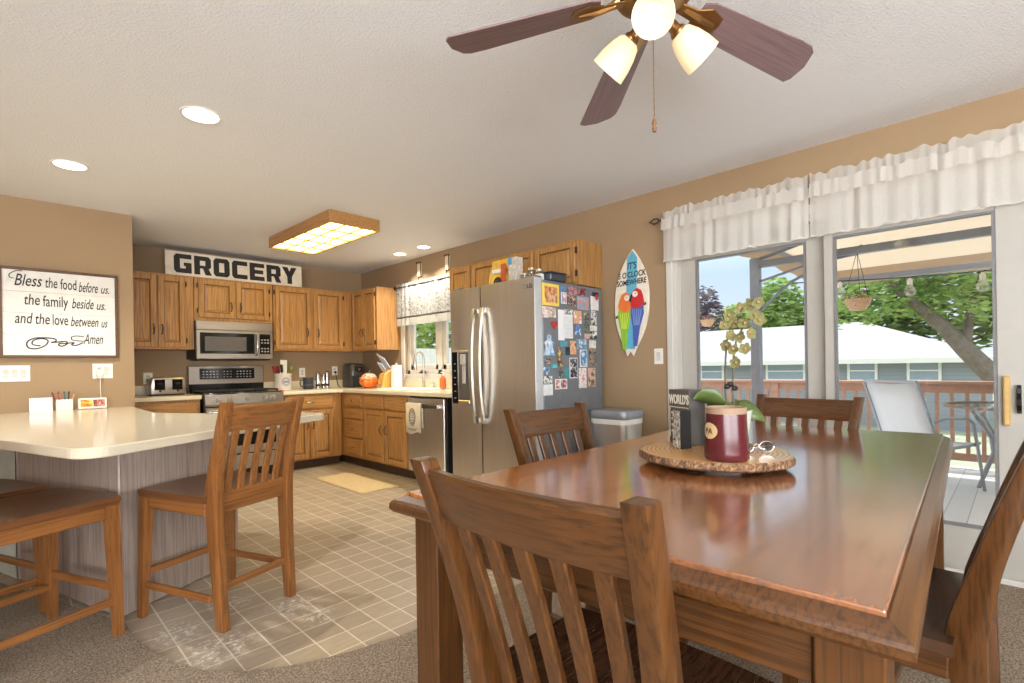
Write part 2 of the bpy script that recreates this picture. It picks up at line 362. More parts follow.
# ------------------------------------------------------------------ cabinets
def raised_door(x0, x1, z0, z1, y, st=.052):
    """frame and raised centre panel, front face at y-.02"""
    b = MB(); b.box(x0, x0 + st, y - .02, y, z0, z1, .004); b.box(x1 - st, x1, y - .02, y, z0, z1, .004)
    b.box(x0 + st, x1 - st, y - .02, y, z0, z0 + st, .004); b.box(x0 + st, x1 - st, y - .02, y, z1 - st, z1, .004)
    f = MB(); a0, a1, c0, c1 = x0 + st + .007, x1 - st - .007, z0 + st + .007, z1 - st - .007
    def q(i, yy): return [(a0 + i, yy, c0 + i), (a1 - i, yy, c0 + i), (a1 - i, yy, c1 - i), (a0 + i, yy, c1 - i)]
    f.loft([q(0, y - .001), q(0, y - .007), q(.006, y - .008), q(.024, y - .016), q(.028, y - .016)])
    g = MB(); g.box(x0 + st - .006, x1 - st + .006, y - .004, y - .0008, z0 + st - .006, z1 - st + .006)
    return b, f, g
def pull(x, z, y, vertical=True, L=.09):
    b = MB(); d = Vector((0, 0, 1)) if vertical else Vector((1, 0, 0)); c = Vector((x, y, z)); pth = []
    for i in range(9):
        t = i / 8 * 2 - 1; pth.append(tuple(c + d * (t * L / 2) + Vector((0, -.026 * (1 - t ** 4) - .001, 0))))
    b.tube(pth, [.004 + .003 * (1 - abs(i / 8 * 2 - 1)) for i in range(9)], 6)
    for sgn in (-1, 1):
        p = c + d * (sgn * L / 2); b.box(p.x - .007, p.x + .007, y - .004, y, p.z - .007, p.z + .007, .002)
    return b
def cab_door(par, x0, x1, z0, z1, y, hx=None, hz=None, hinge=None, name='door', st=.052):
    f, p, g = raised_door(x0, x1, z0, z1, y, st); d = f.build(name, oak('Z'), par)
    p.build('centre_panel', oak('Z'), d); g.build('panel_groove', M_groove, d)
    if hx is not None: pull(hx, hz, y - .02).build('handle', M_pull, d, True)
    if hinge is not None:
        for zz in (z0 + .07, z1 - .07):
            h = MB(); h.box(hinge - .005, hinge + .005, y - .024, y - .002, zz - .025, zz + .025, .002); h.build('hinge', M_pull, d)
    return d
def drawer_front(par, x0, x1, z0, z1, y, knob='pull'):
    b = MB(); b.box(x0, x1, y - .02, y, z0, z1, .007, None, 2); d = b.build('drawer', oak('X'), par)
    p = MB(); i = .018; p.box(x0 + i, x1 - i, y - .0235, y - .019, z0 + i, z1 - i, .003); p.build('drawer_panel', oak('X'), d)
    cx, cz = (x0 + x1) / 2, (z0 + z1) / 2
    if knob == 'pull': pull(cx, cz, y - .022, False, .1).build('handle', M_chrome, d, True)
    elif knob: k = MB(); k.tube([(cx, y - .022, cz), (cx, y - .036, cz), (cx, y - .044, cz)], [.006, .008, .013], 10); k.build('knob', plain('brass_knob', (190, 150, 80), .3, .9), d, True)
    return d
def cabinet(name, label, loc, rz, w, h, d, group, kick=0.0, xl=None, xr=None):
    t = thing(name, label, 'cabinet', loc, rz, group); b = MB(); y = -(d - .02); x0 = -w / 2; x1 = w / 2
    b.box(x0, x1, y, -.001, kick, h, .003); b.build('body', oak('Z'), t)
    if kick:
        k = MB(); k.box(x0 + .001, x1 - .001, y + .06, -.01, 0.0, kick); k.build('toe_kick', M_kick, t)
    return t, y
UD, UZ, UT = .335, 1.360, 2.120
UG, BG = 'honey oak wall cabinets', 'honey oak base cabinets'
# uppers along the back wall
t, y = cabinet('wall_cabinet', 'tall oak wall cabinet next to the partition wall, left of the microwave', (1.13, YW, UZ), 0, .60, UT - UZ, UD, UG)
cab_door(t, -.285, -.022, .02, .74, y, -.05, .20); cab_door(t, -.012, .225, .02, .74, y, .02, .20, .232)
t, y = cabinet('wall_cabinet', 'short double-door oak wall cabinet directly over the microwave', (1.8275, YW, 1.665), 0, .785, UT - 1.665, UD, UG)
cab_door(t, -.355, -.008, .035, .435, y, -.045, .16, -.365); cab_door(t, .008, .345, .035, .435, y, .045, .16, .355)
t, y = cabinet('wall_cabinet', 'wide double-door oak wall cabinet right of the microwave, reaching into the corner', (2.715, YW, UZ), 0, .97, UT - UZ, UD, UG)
cab_door(t, -.47, -.05, .02, .74, y, -.10, .22, -.478); cab_door(t, -.02, .355, .02, .74, y, .03, .22, .365)
# uppers on the right wall
t, y = cabinet('wall_cabinet', 'oak wall cabinet beside the kitchen window with its pale side panel showing', (XW, 5.757, UZ), R(-90), .60, UT - UZ, UD, UG)
cab_door(t, -.275, .004, .02, .74, y, -.03, .22, st=.045); cab_door(t, .012, .275, .02, .74, y, .045, .22, .284, st=.045)
b = MB(); b.box(.2985, .304, -.315, -.002, .001, UT - UZ - .001, .002); b.build('end_panel', oak('Z'), t)
t, y = cabinet('wall_cabinet', 'oak cabinet above the refrigerator, the one nearer the kitchen window', (XW, 3.67, 1.762), R(-90), .75, .36, UD, UG)
cab_door(t, -.35, -.05, .02, .34, y, st=.045); cab_door(t, -.02, .34, .02, .34, y, st=.045)
t, y = cabinet('wall_cabinet', 'oak cabinet above the refrigerator, the one nearer the surfboard', (XW, 2.862, 1.762), R(-90), .865, .36, UD, UG)
cab_door(t, -.40, -.04, .02, .34, y, st=.045); cab_door(t, -.015, .405, .02, .34, y, .02, .09, .415, st=.045)

# base cabinets
ZC, CT = .897, .040
BH = ZC - CT
t, y = cabinet('base_cabinet', 'oak base cabinet left of the range, under the toaster', (0.93, YW, 0), 0, .96, BH, .61, BG, .10)
drawer_front(t, -.44, .46, .66, .83, y); cab_door(t, -.44, .0, .13, .64, y, -.05, .5); cab_door(t, .02, .46, .13, .64, y, .07, .5)
t, y = cabinet('base_cabinet', 'oak base cabinet right of the range, under the utensil crock', (2.553, YW, 0), 0, .695, BH, .61, BG, .10)
drawer_front(t, -.325, .235, .68, .835, y); cab_door(t, -.325, -.055, .12, .665, y, -.08, .5); cab_door(t, -.04, .235, .12, .665, y, -.01, .5)
t, y = cabinet('base_cabinet', 'narrow oak base cabinet with four stacked drawers in the kitchen corner', (XW, 5.843, 0), R(-90), 1.085, BH, .61, BG, .10)
for z0, z1 in ((.69, .84), (.555, .675), (.335, .54), (.12, .32)): drawer_front(t, .115, .52, z0, z1, y, 'knob')
t, y = cabinet('base_cabinet', 'oak sink base cabinet with two doors left of the dishwasher', (XW, 4.845, 0), R(-90), .905, BH, .61, BG, .10)
for a, c in ((-.425, -.012), (.012, .425)): drawer_front(t, a, c, .69, .84, y, None)
cab_door(t, -.425, -.012, .12, .675, y, -.05, .47); cab_door(t, .012, .425, .12, .675, y, .05, .47)

# counters
t = thing('countertop', 'cream laminate countertop running from the range round the corner to the refrigerator', 'countertop', (0, 0, 0))
X0, FX, FY = 2.205, XW - .635, YW - .635
b = MB(); b.prism([(X0, YW - .002), (X0, FY), (FX - .05, FY), (FX, FY - .05), (FX, 3.36), (XW - .002, 3.36), (XW - .002, YW - .002)], 'Z', ZC - CT, ZC, .006, None, 2)
b.build('worktop', M_counter, t)
b = MB(); b.box(X0, XW - .022, YW - .022, YW - .002, ZC, ZC + .10, .004); b.box(XW - .022, XW - .002, 3.36, YW - .022, ZC, ZC + .10, .004); b.build('backsplash', M_counter, t)
t = thing('countertop', 'short cream countertop with the toaster on it, left of the range', 'countertop', (0, 0, 0))
b = MB(); b.box(.45, 1.415, FY, YW - .002, ZC - CT, ZC, .006, None, 2); b.build('worktop', M_counter, t)
b = MB(); b.box(.45, 1.415, YW - .022, YW - .002, ZC, ZC + .10, .004); b.build('backsplash', M_counter, t)

# sink, faucet
t = thing('kitchen_sink', 'white drop-in double sink below the kitchen window', 'sink', (XW - .33, 4.755, ZC))
b = MB(); W, L = .23, .385
def rr(w, l, z, r=.05, n=5, cx=0, cy=0):
    o = []
    for (sx, sy, a0) in ((1, 1, 0), (-1, 1, 90), (-1, -1, 180), (1, -1, 270)):
        for i in range(n):
            a = R(a0 + 90 * i / (n - 1)); o.append((cx + sx * (w - r) + r * math.cos(a), cy + sy * (l - r) + r * math.sin(a), z))
    return o
b.loft([rr(W, L, .001), rr(W - .003, L - .003, .012), rr(W - .03, L - .03, .014)], False); b.build('rim', M_white, t, True)
for sy in (-1, 1):
    b = MB(); b.loft([rr(W - .045, .165, .0145, cy=sy * .185), rr(W - .06, .15, .004, cy=sy * .185), rr(W - .09, .12, .0035, cy=sy * .185)], False)
    b.raw(rr(W - .09, .12, .0035, cy=sy * .185), [tuple(range(20))]); b.build('basin', plain('sink_white', (214, 214, 210), .25), t, True)
t = thing('kitchen_faucet', 'tall brushed pull-down faucet standing behind the sink', 'faucet', (XW - .11, 4.80, ZC + .0145))
b = MB(); b.lathe([(.026, 0), (.026, .01), (.019, .02), (.017, .12)], n=14); pth = [(0, 0, .12), (0, 0, .28)]
for i in range(9): a = math.pi * i / 8; pth.append((-.05 + .05 * math.cos(a), .012 * (1 - math.cos(a)), .33 + .075 * math.sin(a)))
b.tube(pth, .012, 10); b.build('spout', M_steel, t, True)
b = MB(); b.tube([(-.10, .024, .33), (-.10, .024, .30), (-.10, .024, .21), (-.10, .024, .19)], [.013, .019, .023, .018], 12); b.build('spray_head', M_steel, t, True)
b = MB(); b.tube([(0, -.017, .09), (0, -.05, .10), (0, -.07, .19)], [.010, .011, .007], 8); b.build('lever', M_steel, t, True)
t = thing('soap_dispenser', 'short chrome soap pump beside the faucet base', 'soap dispenser', (XW - .10, 4.62, ZC + .0145))
b = MB(); b.lathe([(.018, 0), (.018, .012), (.009, .02), (.009, .055)], n=12); b.tube([(0, 0, .055), (-.02, 0, .06), (-.055, 0, .052)], .007, 8); b.build('pump', M_chrome, t, True)
t = thing('soap_bottle', 'small orange hand soap bottle on the sink ledge next to the refrigerator', 'bottle', (XW - .16, 4.385, ZC + .0145))
b = MB(); b.lathe([(.001, 0), (.034, .002), (.036, .02), (.035, .10), (.02, .125), (.012, .13)], n=14); b.build('bottle_body', plain('orange_soap', (232, 120, 60), .15), t, True)
b = MB(); b.lathe([(.013, .13), (.013, .145), (.005, .147), (.005, .17)], n=10); b.tube([(0, 0, .172), (-.035, 0, .168)], .006, 6); b.build('pump', M_white, t, True)

# ------------------------------------------------------------------ appliances
# range
t = thing('kitchen_range', 'stainless gas range with black oven door on the back wall', 'range', (1.81, YW, 0))
b = MB(); b.box(-.38, .38, -.62, -.03, .10, .885, .004); b.build('body', M_blackm, t)
b = MB(); b.box(-.378, .378, -.58, -.06, 0, .10); b.build('toe_kick', M_blackm, t)
b = MB(); b.box(-.38, .38, -.645, -.08, .885, .905, .005); b.build('cooktop', M_black, t)
b = MB(); b.prism([(-.655, .775), (-.675, .80), (-.665, .895), (-.60, .908), (-.60, .775)], 'X', -.38, .38, .003); cp = b.build('control_panel', M_steelx, t)
for i, x in enumerate((-.262, -.155, .015, .19, .27)):
    b = MB(); b.tube([(x, -.668, .845), (x, -.695, .848), (x, -.70, .848)], [.026, .024, .02], 14); b.box(x - .005, x + .005, -.716, -.69, .83, .868, .002); b.build('burner_knob', M_steel, t, True)
b = MB(); b.box(-.375, .375, -.665, -.62, .28, .765, .006); od = b.build('oven_door', M_steelx, t)
b = MB(); b.box(-.30, .30, -.668, -.66, .36, .64, .003); b.build('oven_window', M_black, od)
b = MB(); b.tube([(-.33, -.665, .72), (-.33, -.71, .72), (-.32, -.715, .72), (.32, -.715, .72), (.33, -.71, .72), (.33, -.665, .72)], .012, 8); b.build('oven_handle', M_chrome, od, True)
b = MB(); b.box(-.375, .375, -.66, -.62, .115, .265, .006); b.build('storage_drawer', M_steelx, t)
b = MB(); b.box(-.385, .385, -.08, -.004, .86, 1.19, .006); bg = b.build('backguard', M_steelx, t)
b = MB(); b.box(-.28, .28, -.086, -.078, 1.045, 1.165, .003); b.build('display_panel', M_black, bg)
b = MB(); b.box(-.38, .38, -.087, -.078, .905, .995, .003); b.build('vent_strip', M_black, bg)
M_key = plain('grey_legend', (150, 150, 152), .5)
b = MB()
for i in range(15):
    for j in range(3):
        if i in (5, 9) : continue
        x = -.25 + i * .034; b.box(x, x + .017, -.0872, -.0858, 1.065 + j * .03, 1.073 + j * .03)
b.build('touch_keys', M_key, bg)
for gx in (-.25, 0, .25):
    b = MB()
    for yy in (-.56, -.42, -.28, -.14): b.box(gx - .115, gx + .115, yy - .006, yy + .006, .920, .934)
    for xx in (-.11, 0, .11): b.box(gx + xx - .006, gx + xx + .006, -.57, -.13, .918, .932)
    for xx in (-.105, .105):
        for yy in (-.56, -.14): b.box(gx + xx - .006, gx + xx + .006, yy - .006, yy + .006, .905, .92)
    for yy in (-.46, -.22): b.cyl((gx, yy, .905), .035, .012, 12)
    b.build('burner_grate', M_iron, t)
# microwave
t = thing('microwave_oven', 'stainless over-the-range microwave under the short oak cabinet', 'microwave', (1.8075, YW, 1.262))
b = MB(); b.box(-.378, .378, -.375, -.002, .0, .398, .004); b.build('body', M_blackm, t)
b = MB(); b.box(-.378, .378, -.40, -.376, .305, .398, .004); b.build('vent_grille', M_steelx, t)
b = MB(); b.box(-.378, .215, -.40, -.376, .0, .302, .004); d = b.build('door', M_steelx, t)
b = MB(); b.box(-.345, .185, -.403, -.399, .055, .275, .002); d2 = b.build('door_window', M_black, d)
b = MB(); b.box(-.30, .10, -.4045, -.4025, .085, .235, .001); b.build('mesh_screen', plain('microwave_mesh', (96, 92, 90), .35), d2)
b = MB(); b.tube([(.20, -.40, .04), (.20, -.44, .06), (.20, -.452, .15), (.20, -.44, .245), (.20, -.40, .265)], .011, 10); b.build('handle', M_chrome, d, True)
b = MB(); b.box(.218, .378, -.40, -.376, .0, .302, .004); k = b.build('keypad_panel', M_steelx, t)
b = MB(); b.box(.238, .352, -.403, -.399, .055, .275, .002); k2 = b.build('keypad', M_black, k)
b = MB()
for i in range(3):
    for j in range(5):
        if j == 2: continue
        b.box(.252 + i * .032, .272 + i * .032, -.4045, -.4025, .075 + j * .032, .090 + j * .032)
b.build('key_legends', M_key, k2)
b = MB(); b.box(-.36, .36, -.36, -.05, -.012, -.001); b.build('underside', M_blackm, t)
for x in (-.17, .17): light('cooktop_lamp', 'SPOT', (1.8075 + x, YW - .12, 1.246), 1.6, (1, .85, .6), (R(-12), 0, 0), spot_size=R(110), spot_blend=.7, shadow_soft_size=0.0)
# dishwasher
t = thing('dishwasher', 'stainless dishwasher with a towel on its bar handle', 'dishwasher', (XW, 4.065, 0), R(-90))
b = MB(); b.box(-.30, .30, -.59, -.02, .10, BH - .006, .003); b.build('body', M_blackm, t)
b = MB(); b.box(-.295, .295, -.53, -.05, 0, .10); b.build('toe_kick', M_blackm, t)
b = MB(); b.box(-.297, .297, -.625, -.592, .11, BH - .02, .006); d = b.build('door', M_steel, t)
b = MB(); b.box(-.24, .24, -.664, -.648, .745, .785, .004); b.box(-.225, -.205, -.65, -.624, .75, .78); b.box(.205, .225, -.65, -.624, .75, .78); b.build('bar_handle', M_chrome, d)
# towel hanging over the bar
t = thing('dish_towel', 'cream dish towel with a printed oval wreath over the dishwasher handle', 'towel', (XW, 4.20, 0), R(-90))
b = MB(); sec = []
for i in range(15):
    x = -.125 + .25 * i / 14; w = .004 * math.sin(i * 1.3)
    sec.append([(x, -.668 + w, .50 - .012 * math.sin(i * .4)), (x, -.670 + w, .65), (x, -.669, .782), (x, -.664, .789), (x, -.650, .789), (x, -.645, .78), (x, -.642 + w * .5, .68), (x, -.638, .55)])
v = [p for q in sec for p in q]; f = [(i * 8 + j, i * 8 + j + 1, (i + 1) * 8 + j + 1, (i + 1) * 8 + j) for i in range(14) for j in range(7)]
b.raw(v, f); o = b.build('cloth', plain('cream_towel', (226, 216, 196), .9, spec=.1), t, True)
md = o.modifiers.new('thick', 'SOLIDIFY'); md.thickness = .004; md.offset = 0
b = MB()
for r0, r1 in ((.062, .003), (.045, .0025)):
    b.tube([(r0 * math.cos(a) * .85 - .005, -.678, .655 + r0 * 1.35 * math.sin(a)) for a in [2 * math.pi * i / 24 for i in range(25)]], r1, 5)
for i in range(12):
    a = 2 * math.pi * i / 12; b.ball((.053 * math.cos(a) * .85 - .005, -.677, .655 + .053 * 1.35 * math.sin(a)), .007, 6, None, (1, .3, 1))
for k, (zz, ww) in enumerate(((.70, .018), (.675, .024), (.65, .02), (.625, .024), (.60, .015))): b.box(-.005 - ww, -.005 + ww, -.678, -.676, zz - .003, zz + .003)
b.box(-.075, .065, -.678, -.675, .535, .541); b.box(-.06, .05, -.678, -.675, .522, .527)
b.build('printed_wreath', plain('towel_print', (132, 122, 104), .9), t)

# refrigerator
FX0, FY0, FY1, FT = 2.60, 2.372, 3.298, 1.752
t = thing('refrigerator', 'stainless side-by-side refrigerator with photos on its grey side', 'refrigerator', (0, 0, 0))
b = MB(); b.box(FX0 + .095, XW - .10, FY0, FY1, .03, FT - .012, .006); b.build('body', M_greys, t)
b = MB(); b.box(FX0 + .10, XW - .13, FY0 + .02, FY1 - .02, 0, .03); b.build('base_grille', M_blackm, t)
SY = 2.93
b = MB()
def dsec(y): return 0
def fdoor(y0, y1):
    q = MB(); P = []
    for i in range(9):
        s = i / 8; P.append((FX0 + .010 * (2 * s - 1) ** 2, y0 + (y1 - y0) * s))
    q.prism(P + [(FX0 + .088, y1), (FX0 + .088, y0)], 'Z', .075, FT, .004); return q
fr = fdoor(SY + .006, FY1).build('freezer_door', M_steel, t, True); fd = fdoor(FY0, SY - .006).build('fridge_door', M_steel, t, True)
M_gasket = plain('light_gasket', (196, 198, 202), .4)
for d_, a, c in ((fr, SY + .006, FY1), (fd, FY0, SY - .006)):
    b = MB(); b.box(FX0 + .0885, FX0 + .0945, a + .006, c - .006, .09, FT - .02); b.build('door_gasket', M_blackm, d_)
b = MB(); b.box(FX0 + .012, FX0 + .086, FY0 - .0025, FY0 - .0002, .08, FT - .004, .001); b.build('door_edge', plain('pale_steel_edge', (206, 208, 210), .35, .5), fd)
def fhandle(y, dy):
    q = MB(); P = []
    for i in range(13):
        s = i / 12; P.append((FX0 - .012 - .048 * math.sin(math.pi * s) ** .6, y + dy * math.sin(math.pi * s) * .0, .70 + .88 * s))
    sec = []
    for i, p in enumerate(P):
        w = .016; sec.append([(p[0] - .010, p[1] - w, p[2]), (p[0] + .010, p[1] - w, p[2]), (p[0] + .010, p[1] + w, p[2]), (p[0] - .010, p[1] + w, p[2])])
    q.loft(sec); q.box(FX0 - .02, FX0 + .012, y - .016, y + .016, .70, .74, .004); q.box(FX0 - .02, FX0 + .012, y - .016, y + .016, 1.54, 1.58, .004); return q
fhandle(SY + .045, 1).build('door_handle', plain('satin_handle', (200, 196, 188), .3, .9), fr, True); fhandle(SY - .045, -1).build('door_handle', _mc['satin_handle'], fd, True)
ds = MB(); ds.box(FX0 - .004, FX0 + .004, 3.03, 3.285 - .01, .83, 1.265, .004); d = ds.build('dispenser_bezel', M_steel, fr)
ds = MB(); ds.box(FX0 - .006, FX0 - .002, 3.195, 3.27, .84, 1.255, .002); ds.build('dispenser_controls', M_black, d)
for i in range(6): b = MB(); b.box(FX0 - .0068, FX0 - .0056, 3.222, 3.243, .88 + i * .055, .888 + i * .055); b.build('control_legend', M_key, d)
ds = MB(); ds.box(FX0 - .0055, FX0 - .002, 3.045, 3.185, .87, 1.25, .002); ds.build('dispenser_cavity', plain('cavity_grey', (112, 106, 100), .35, .4), d)
ds = MB(); ds.box(FX0 - .03, FX0 - .004, 3.085, 3.145, 1.15, 1.235, .008); ds.box(FX0 - .016, FX0 - .005, 3.095, 3.135, 1.0, 1.15, .006); ds.build('dispenser_spout', plain('spout_grey', (186, 182, 174), .4), d)
ds = MB(); ds.box(FX0 - .02, FX0 - .002, 3.045, 3.185, .845, .87, .004); ds.build('drip_tray', M_steel, d)
b = MB(); b.tube([(FX0 + .001, 2.46 + .016 * math.cos(a), 1.69 + .016 * math.sin(a)) for a in [2 * math.pi * i / 16 for i in range(17)]], .0022, 5)
lg = b.build('logo_ring', M_key, fd)
text('logo_letters', 'LG', .042, plain('logo_grey', (96, 94, 92), .4), fd, (FX0 + .004, 2.435, 1.675), (R(90), 0, R(-90)), ext=.002, bold=.001)
b = MB(); b.box(FX0 + .02, FX0 + .12, FY0 + .02, FY0 + .10, FT - .012, FT + .018, .006); b.box(FX0 + .02, FX0 + .12, FY1 - .10, FY1 - .02, FT - .012, FT + .018, .006); b.build('hinge_cover', M_greys, t)
# photos, cards and magnets on the refrigerator side
PH = 'photos, cards and magnets on the refrigerator side'
W_, K_, BL, PK, TN, GR, OR_, RD, TE, YE, BR = (236, 236, 236), (34, 34, 40), (110, 160, 205), (214, 150, 150), (206, 188, 164), (120, 130, 120), (220, 140, 80), (170, 40, 44), (60, 160, 165), (236, 206, 96), (110, 80, 60)
def stick(nm, x0, x1, z0, z1, cols, label, cat='photo', border=None, th=.003, shape=None, sc_=18):
    cx, cz = (x0 + x1) / 2, (z0 + z1) / 2; w, h = (x1 - x0) / 2, (z1 - z0) / 2
    t = tag(link(nm, None, None, (cx, FY0 - .0015, cz)), label, cat, PH)
    b = MB()
    if shape == 'heart':
        P = []
        for i in range(24):
            a = 2 * math.pi * i / 24; P.append((w * .95 * math.sin(a) ** 3, h * (.8 * math.cos(a) - .32 * math.cos(2 * a) - .12 * math.cos(3 * a) - .03)))
        b.prism(P, 'Y', -.009, 0, .002)
    elif shape == 'oval': b.prism([(w * math.cos(2 * math.pi * i / 20), h * math.sin(2 * math.pi * i / 20)) for i in range(20)], 'Y', -th, 0)
    elif shape == 'figure':
        b.prism([(-.9 * w, -h), (-.55 * w, -.2 * h), (-.75 * w, .25 * h), (-.3 * w, .45 * h), (-.35 * w, .85 * h), (0, h), (.35 * w, .85 * h), (.3 * w, .45 * h), (.8 * w, .2 * h), (.5 * w, -.2 * h), (.95 * w, -h)], 'Y', -th, 0)
    else: b.box(-w, w, -th, 0, -h, h, .0006)
    key = nm + '_print_' + '_'.join('%02x' % (q // 8) for c in cols for q in c)
    if border:
        b.build('mount', plain('mount_%d_%d_%d' % border, border, .5), t); q = MB(); i = min(w, h) * .28 if border == YE else .006
        q.box(-w + i, w - i, -th - .0012, -th + .0002, -h + i, h - i); q.build('print', blotch(key, cols, 30), t)
    else: b.build('print', blotch(key, cols, sc_ * 1.6), t)
    return t
stick('picture_frame_magnet', 2.690, 2.869, 1.559, 1.716, [BR, OR_, TN], 'yellow framed picture magnet at the top front corner of the refrigerator side', 'magnet', YE, .008)
stick('photo', 2.893, 2.962, 1.672, 1.714, [BL, (80, 100, 130)], 'small blue photo right of the yellow frame at the top')
stick('photo', 2.901, 2.962, 1.586, 1.669, [W_, PK, BL], 'white and pink photo strip under the small blue photo', border=W_)
stick('photo', 2.968, 3.088, 1.657, 1.722, [K_, PK, (70, 70, 90)], 'dark oval group photo in the top row', shape='oval')
stick('photo', 2.969, 3.074, 1.574, 1.653, [PK, K_, TN], 'pinkish group photo below the dark oval one')
stick('photo', 3.101, 3.198, 1.664, 1.720, [RD, K_, PK], 'red and dark photo in the top row right of the oval')
stick('photo', 3.090, 3.235, 1.557, 1.657, [BL, OR_, BL, TN], 'wide blue and orange photo with a pale edge, upper right', border=(150, 170, 190))
stick('note_card', 3.262, 3.365, 1.564, 1.672, [W_, (222, 214, 210)], 'white note card clipped at the upper rear edge of the refrigerator', 'card')
t = tag(link('magnet_clip', None, None, (3.315, FY0 - .006, 1.685)), 'dark red and black clip holding the white note card', 'magnet', PH)
b = MB(); b.box(-.035, .035, -.012, .004, -.015, .018, .004); b.build('clip', M_blackm, t); b = MB(); b.ball((.005, -.014, -.02), .018, 10, None, (1, .4, 1.4)); b.build('clip_knob', plain('clip_red', RD, .3), t, True)
stick('photo', 2.690, 2.758, 1.473, 1.552, [TN, W_, PK], 'beige collage photo just below the yellow frame')
stick('photo', 2.764, 2.837, 1.478, 1.551, [W_, TN, GR], 'pale photo right of the beige collage')
stick('heart_magnet', 2.778, 2.852, 1.394, 1.464, [RD, (200, 60, 60)], 'shiny red heart magnet', 'magnet', shape='heart')
stick('paper_list', 2.861, 2.932, 1.316, 1.539, [W_, (228, 230, 236)], 'tall narrow white paper list left of the calendar', 'paper')
t = stick('calendar', 2.936, 3.032, 1.333, 1.545, [W_, (226, 230, 238)], 'white calendar sheet with a dark picture at the top', 'calendar')
b = MB(); b.box(-.046, .046, -.0045, -.003, .070, .104); b.build('calendar_picture', blotch('cal_pic', [K_, GR, W_], 40), t)
b = MB()
for i in range(8): b.box(-.044 + i * .0125, -.0432 + i * .0125, -.0036, -.003, -.095, .05)
for i in range(6): b.box(-.044, .044, -.0036, -.003, -.095 + i * .029, -.0942 + i * .029)
b.build('calendar_grid', M_key, t)
stick('drawing', 3.045, 3.141, 1.448, 1.545, [W_, OR_, TN], 'orange and cream drawing right of the calendar top', 'drawing')
stick('figure_magnet', 3.049, 3.138, 1.356, 1.445, [BL, (50, 110, 180), W_], 'bright blue figure magnet right of the calendar bottom', 'magnet', shape='figure')
stick('photo', 3.173, 3.239, 1.471, 1.541, [GR, K_, TN], 'greenish photo above a dark photo, second column from the rear edge')
stick('photo', 3.171, 3.237, 1.383, 1.468, [K_, GR, (70, 70, 70)], 'dark photo below the greenish one')
stick('photo_strip', 3.266, 3.334, 1.445, 1.559, [K_, W_, K_], 'black and white photo strip near the rear edge')
stick('note_card', 3.250, 3.339, 1.398, 1.441, [W_, TN], 'small white card between the black and white strip and a black square', 'card')
stick('square_magnet', 3.249, 3.337, 1.338, 1.394, [K_, (60, 60, 62), W_], 'black square magnet with pale figures on it', 'magnet')
stick('photo', 3.176, 3.239, 1.336, 1.374, [PK, TN], 'small pink photo left of the black square magnet')
stick('figure_magnet', 2.690, 2.825, 1.206, 1.355, [BL, (190, 214, 236), W_], 'large pale blue dress-shaped magnet at the front edge', 'magnet', shape='figure')
stick('figure_magnet', 2.829, 2.916, 1.129, 1.266, [YE, K_, PK], 'yellow, black and pink figure magnet below the paper list', 'magnet', shape='figure')
stick('magnet', 2.883, 2.961, 1.272, 1.308, [TE, BL], 'flat teal magnet right under the paper list', 'magnet')
stick('magnet', 2.941, 2.990, 1.207, 1.268, [(24, 70, 90), K_], 'dark teal magnet under the calendar', 'magnet')
stick('drawing', 2.996, 3.068, 1.215, 1.315, [OR_, (236, 190, 150), BR], 'orange figure drawing under the calendar', 'drawing')
stick('photo', 3.078, 3.200, 1.258, 1.330, [W_, BL, GR], 'snowy white and blue photo right of the orange drawing')
stick('photo', 3.113, 3.204, 1.119, 1.251, [(60, 100, 140), BL, W_], 'tall blue photo with a white dress', border=W_)
stick('note_card', 3.233, 3.321, 1.265, 1.325, [W_, TN], 'cream card above the dark cat photo', 'card')
stick('photo', 3.231, 3.325, 1.129, 1.259, [K_, GR, OR_], 'dark photo of a cat with an orange patch near the rear edge')
stick('photo', 2.986, 3.079, 1.036, 1.189, [K_, (70, 66, 80), W_], 'white bordered photo of a dark dog', border=W_)
stick('photo', 3.096, 3.193, 0.959, 1.111, [TN, W_, PK], 'photo of a pale standing figure in the bottom row')
stick('photo', 3.213, 3.307, 0.963, 1.110, [BR, TN, PK], 'brownish photo at the bottom near the rear edge')
stick('heart_magnet', 2.690, 2.759, 1.070, 1.134, [(40, 80, 140), BL, W_], 'blue and white heart magnet at the lower front edge', 'magnet', shape='heart')
stick('magnet', 2.780, 2.848, 1.116, 1.142, [TE, (110, 200, 220)], 'small light teal magnet below the pale blue dress', 'magnet')
stick('figure_magnet', 2.855, 2.919, 1.042, 1.113, [TN, K_, GR], 'mixed coloured figure magnet above the purple photo', 'magnet', shape='figure')
stick('magnet', 2.928, 2.978, 1.050, 1.108, [TE, (40, 140, 150)], 'teal square magnet left of the dark dog photo', 'magnet')
stick('photo', 2.818, 2.868, 0.961, 1.034, [W_, RD, W_], 'white photo with a red spot in the bottom row', border=W_)
stick('photo', 2.873, 2.953, 0.961, 1.034, [(90, 60, 100), PK, W_], 'purplish photo in the bottom row', border=W_)
stick('photo', 2.690, 2.785, 1.006, 1.059, [K_, W_, GR], 'grey group photo above the white printed card')
stick('note_card', 2.690, 2.789, 0.922, 1.000, [W_, (220, 222, 226)], 'white printed card lowest at the front edge', 'card')
stick('magnet', 2.707, 2.777, 1.148, 1.185, [TN, K_, W_], 'small tan and black magnet above the blue heart', 'magnet')

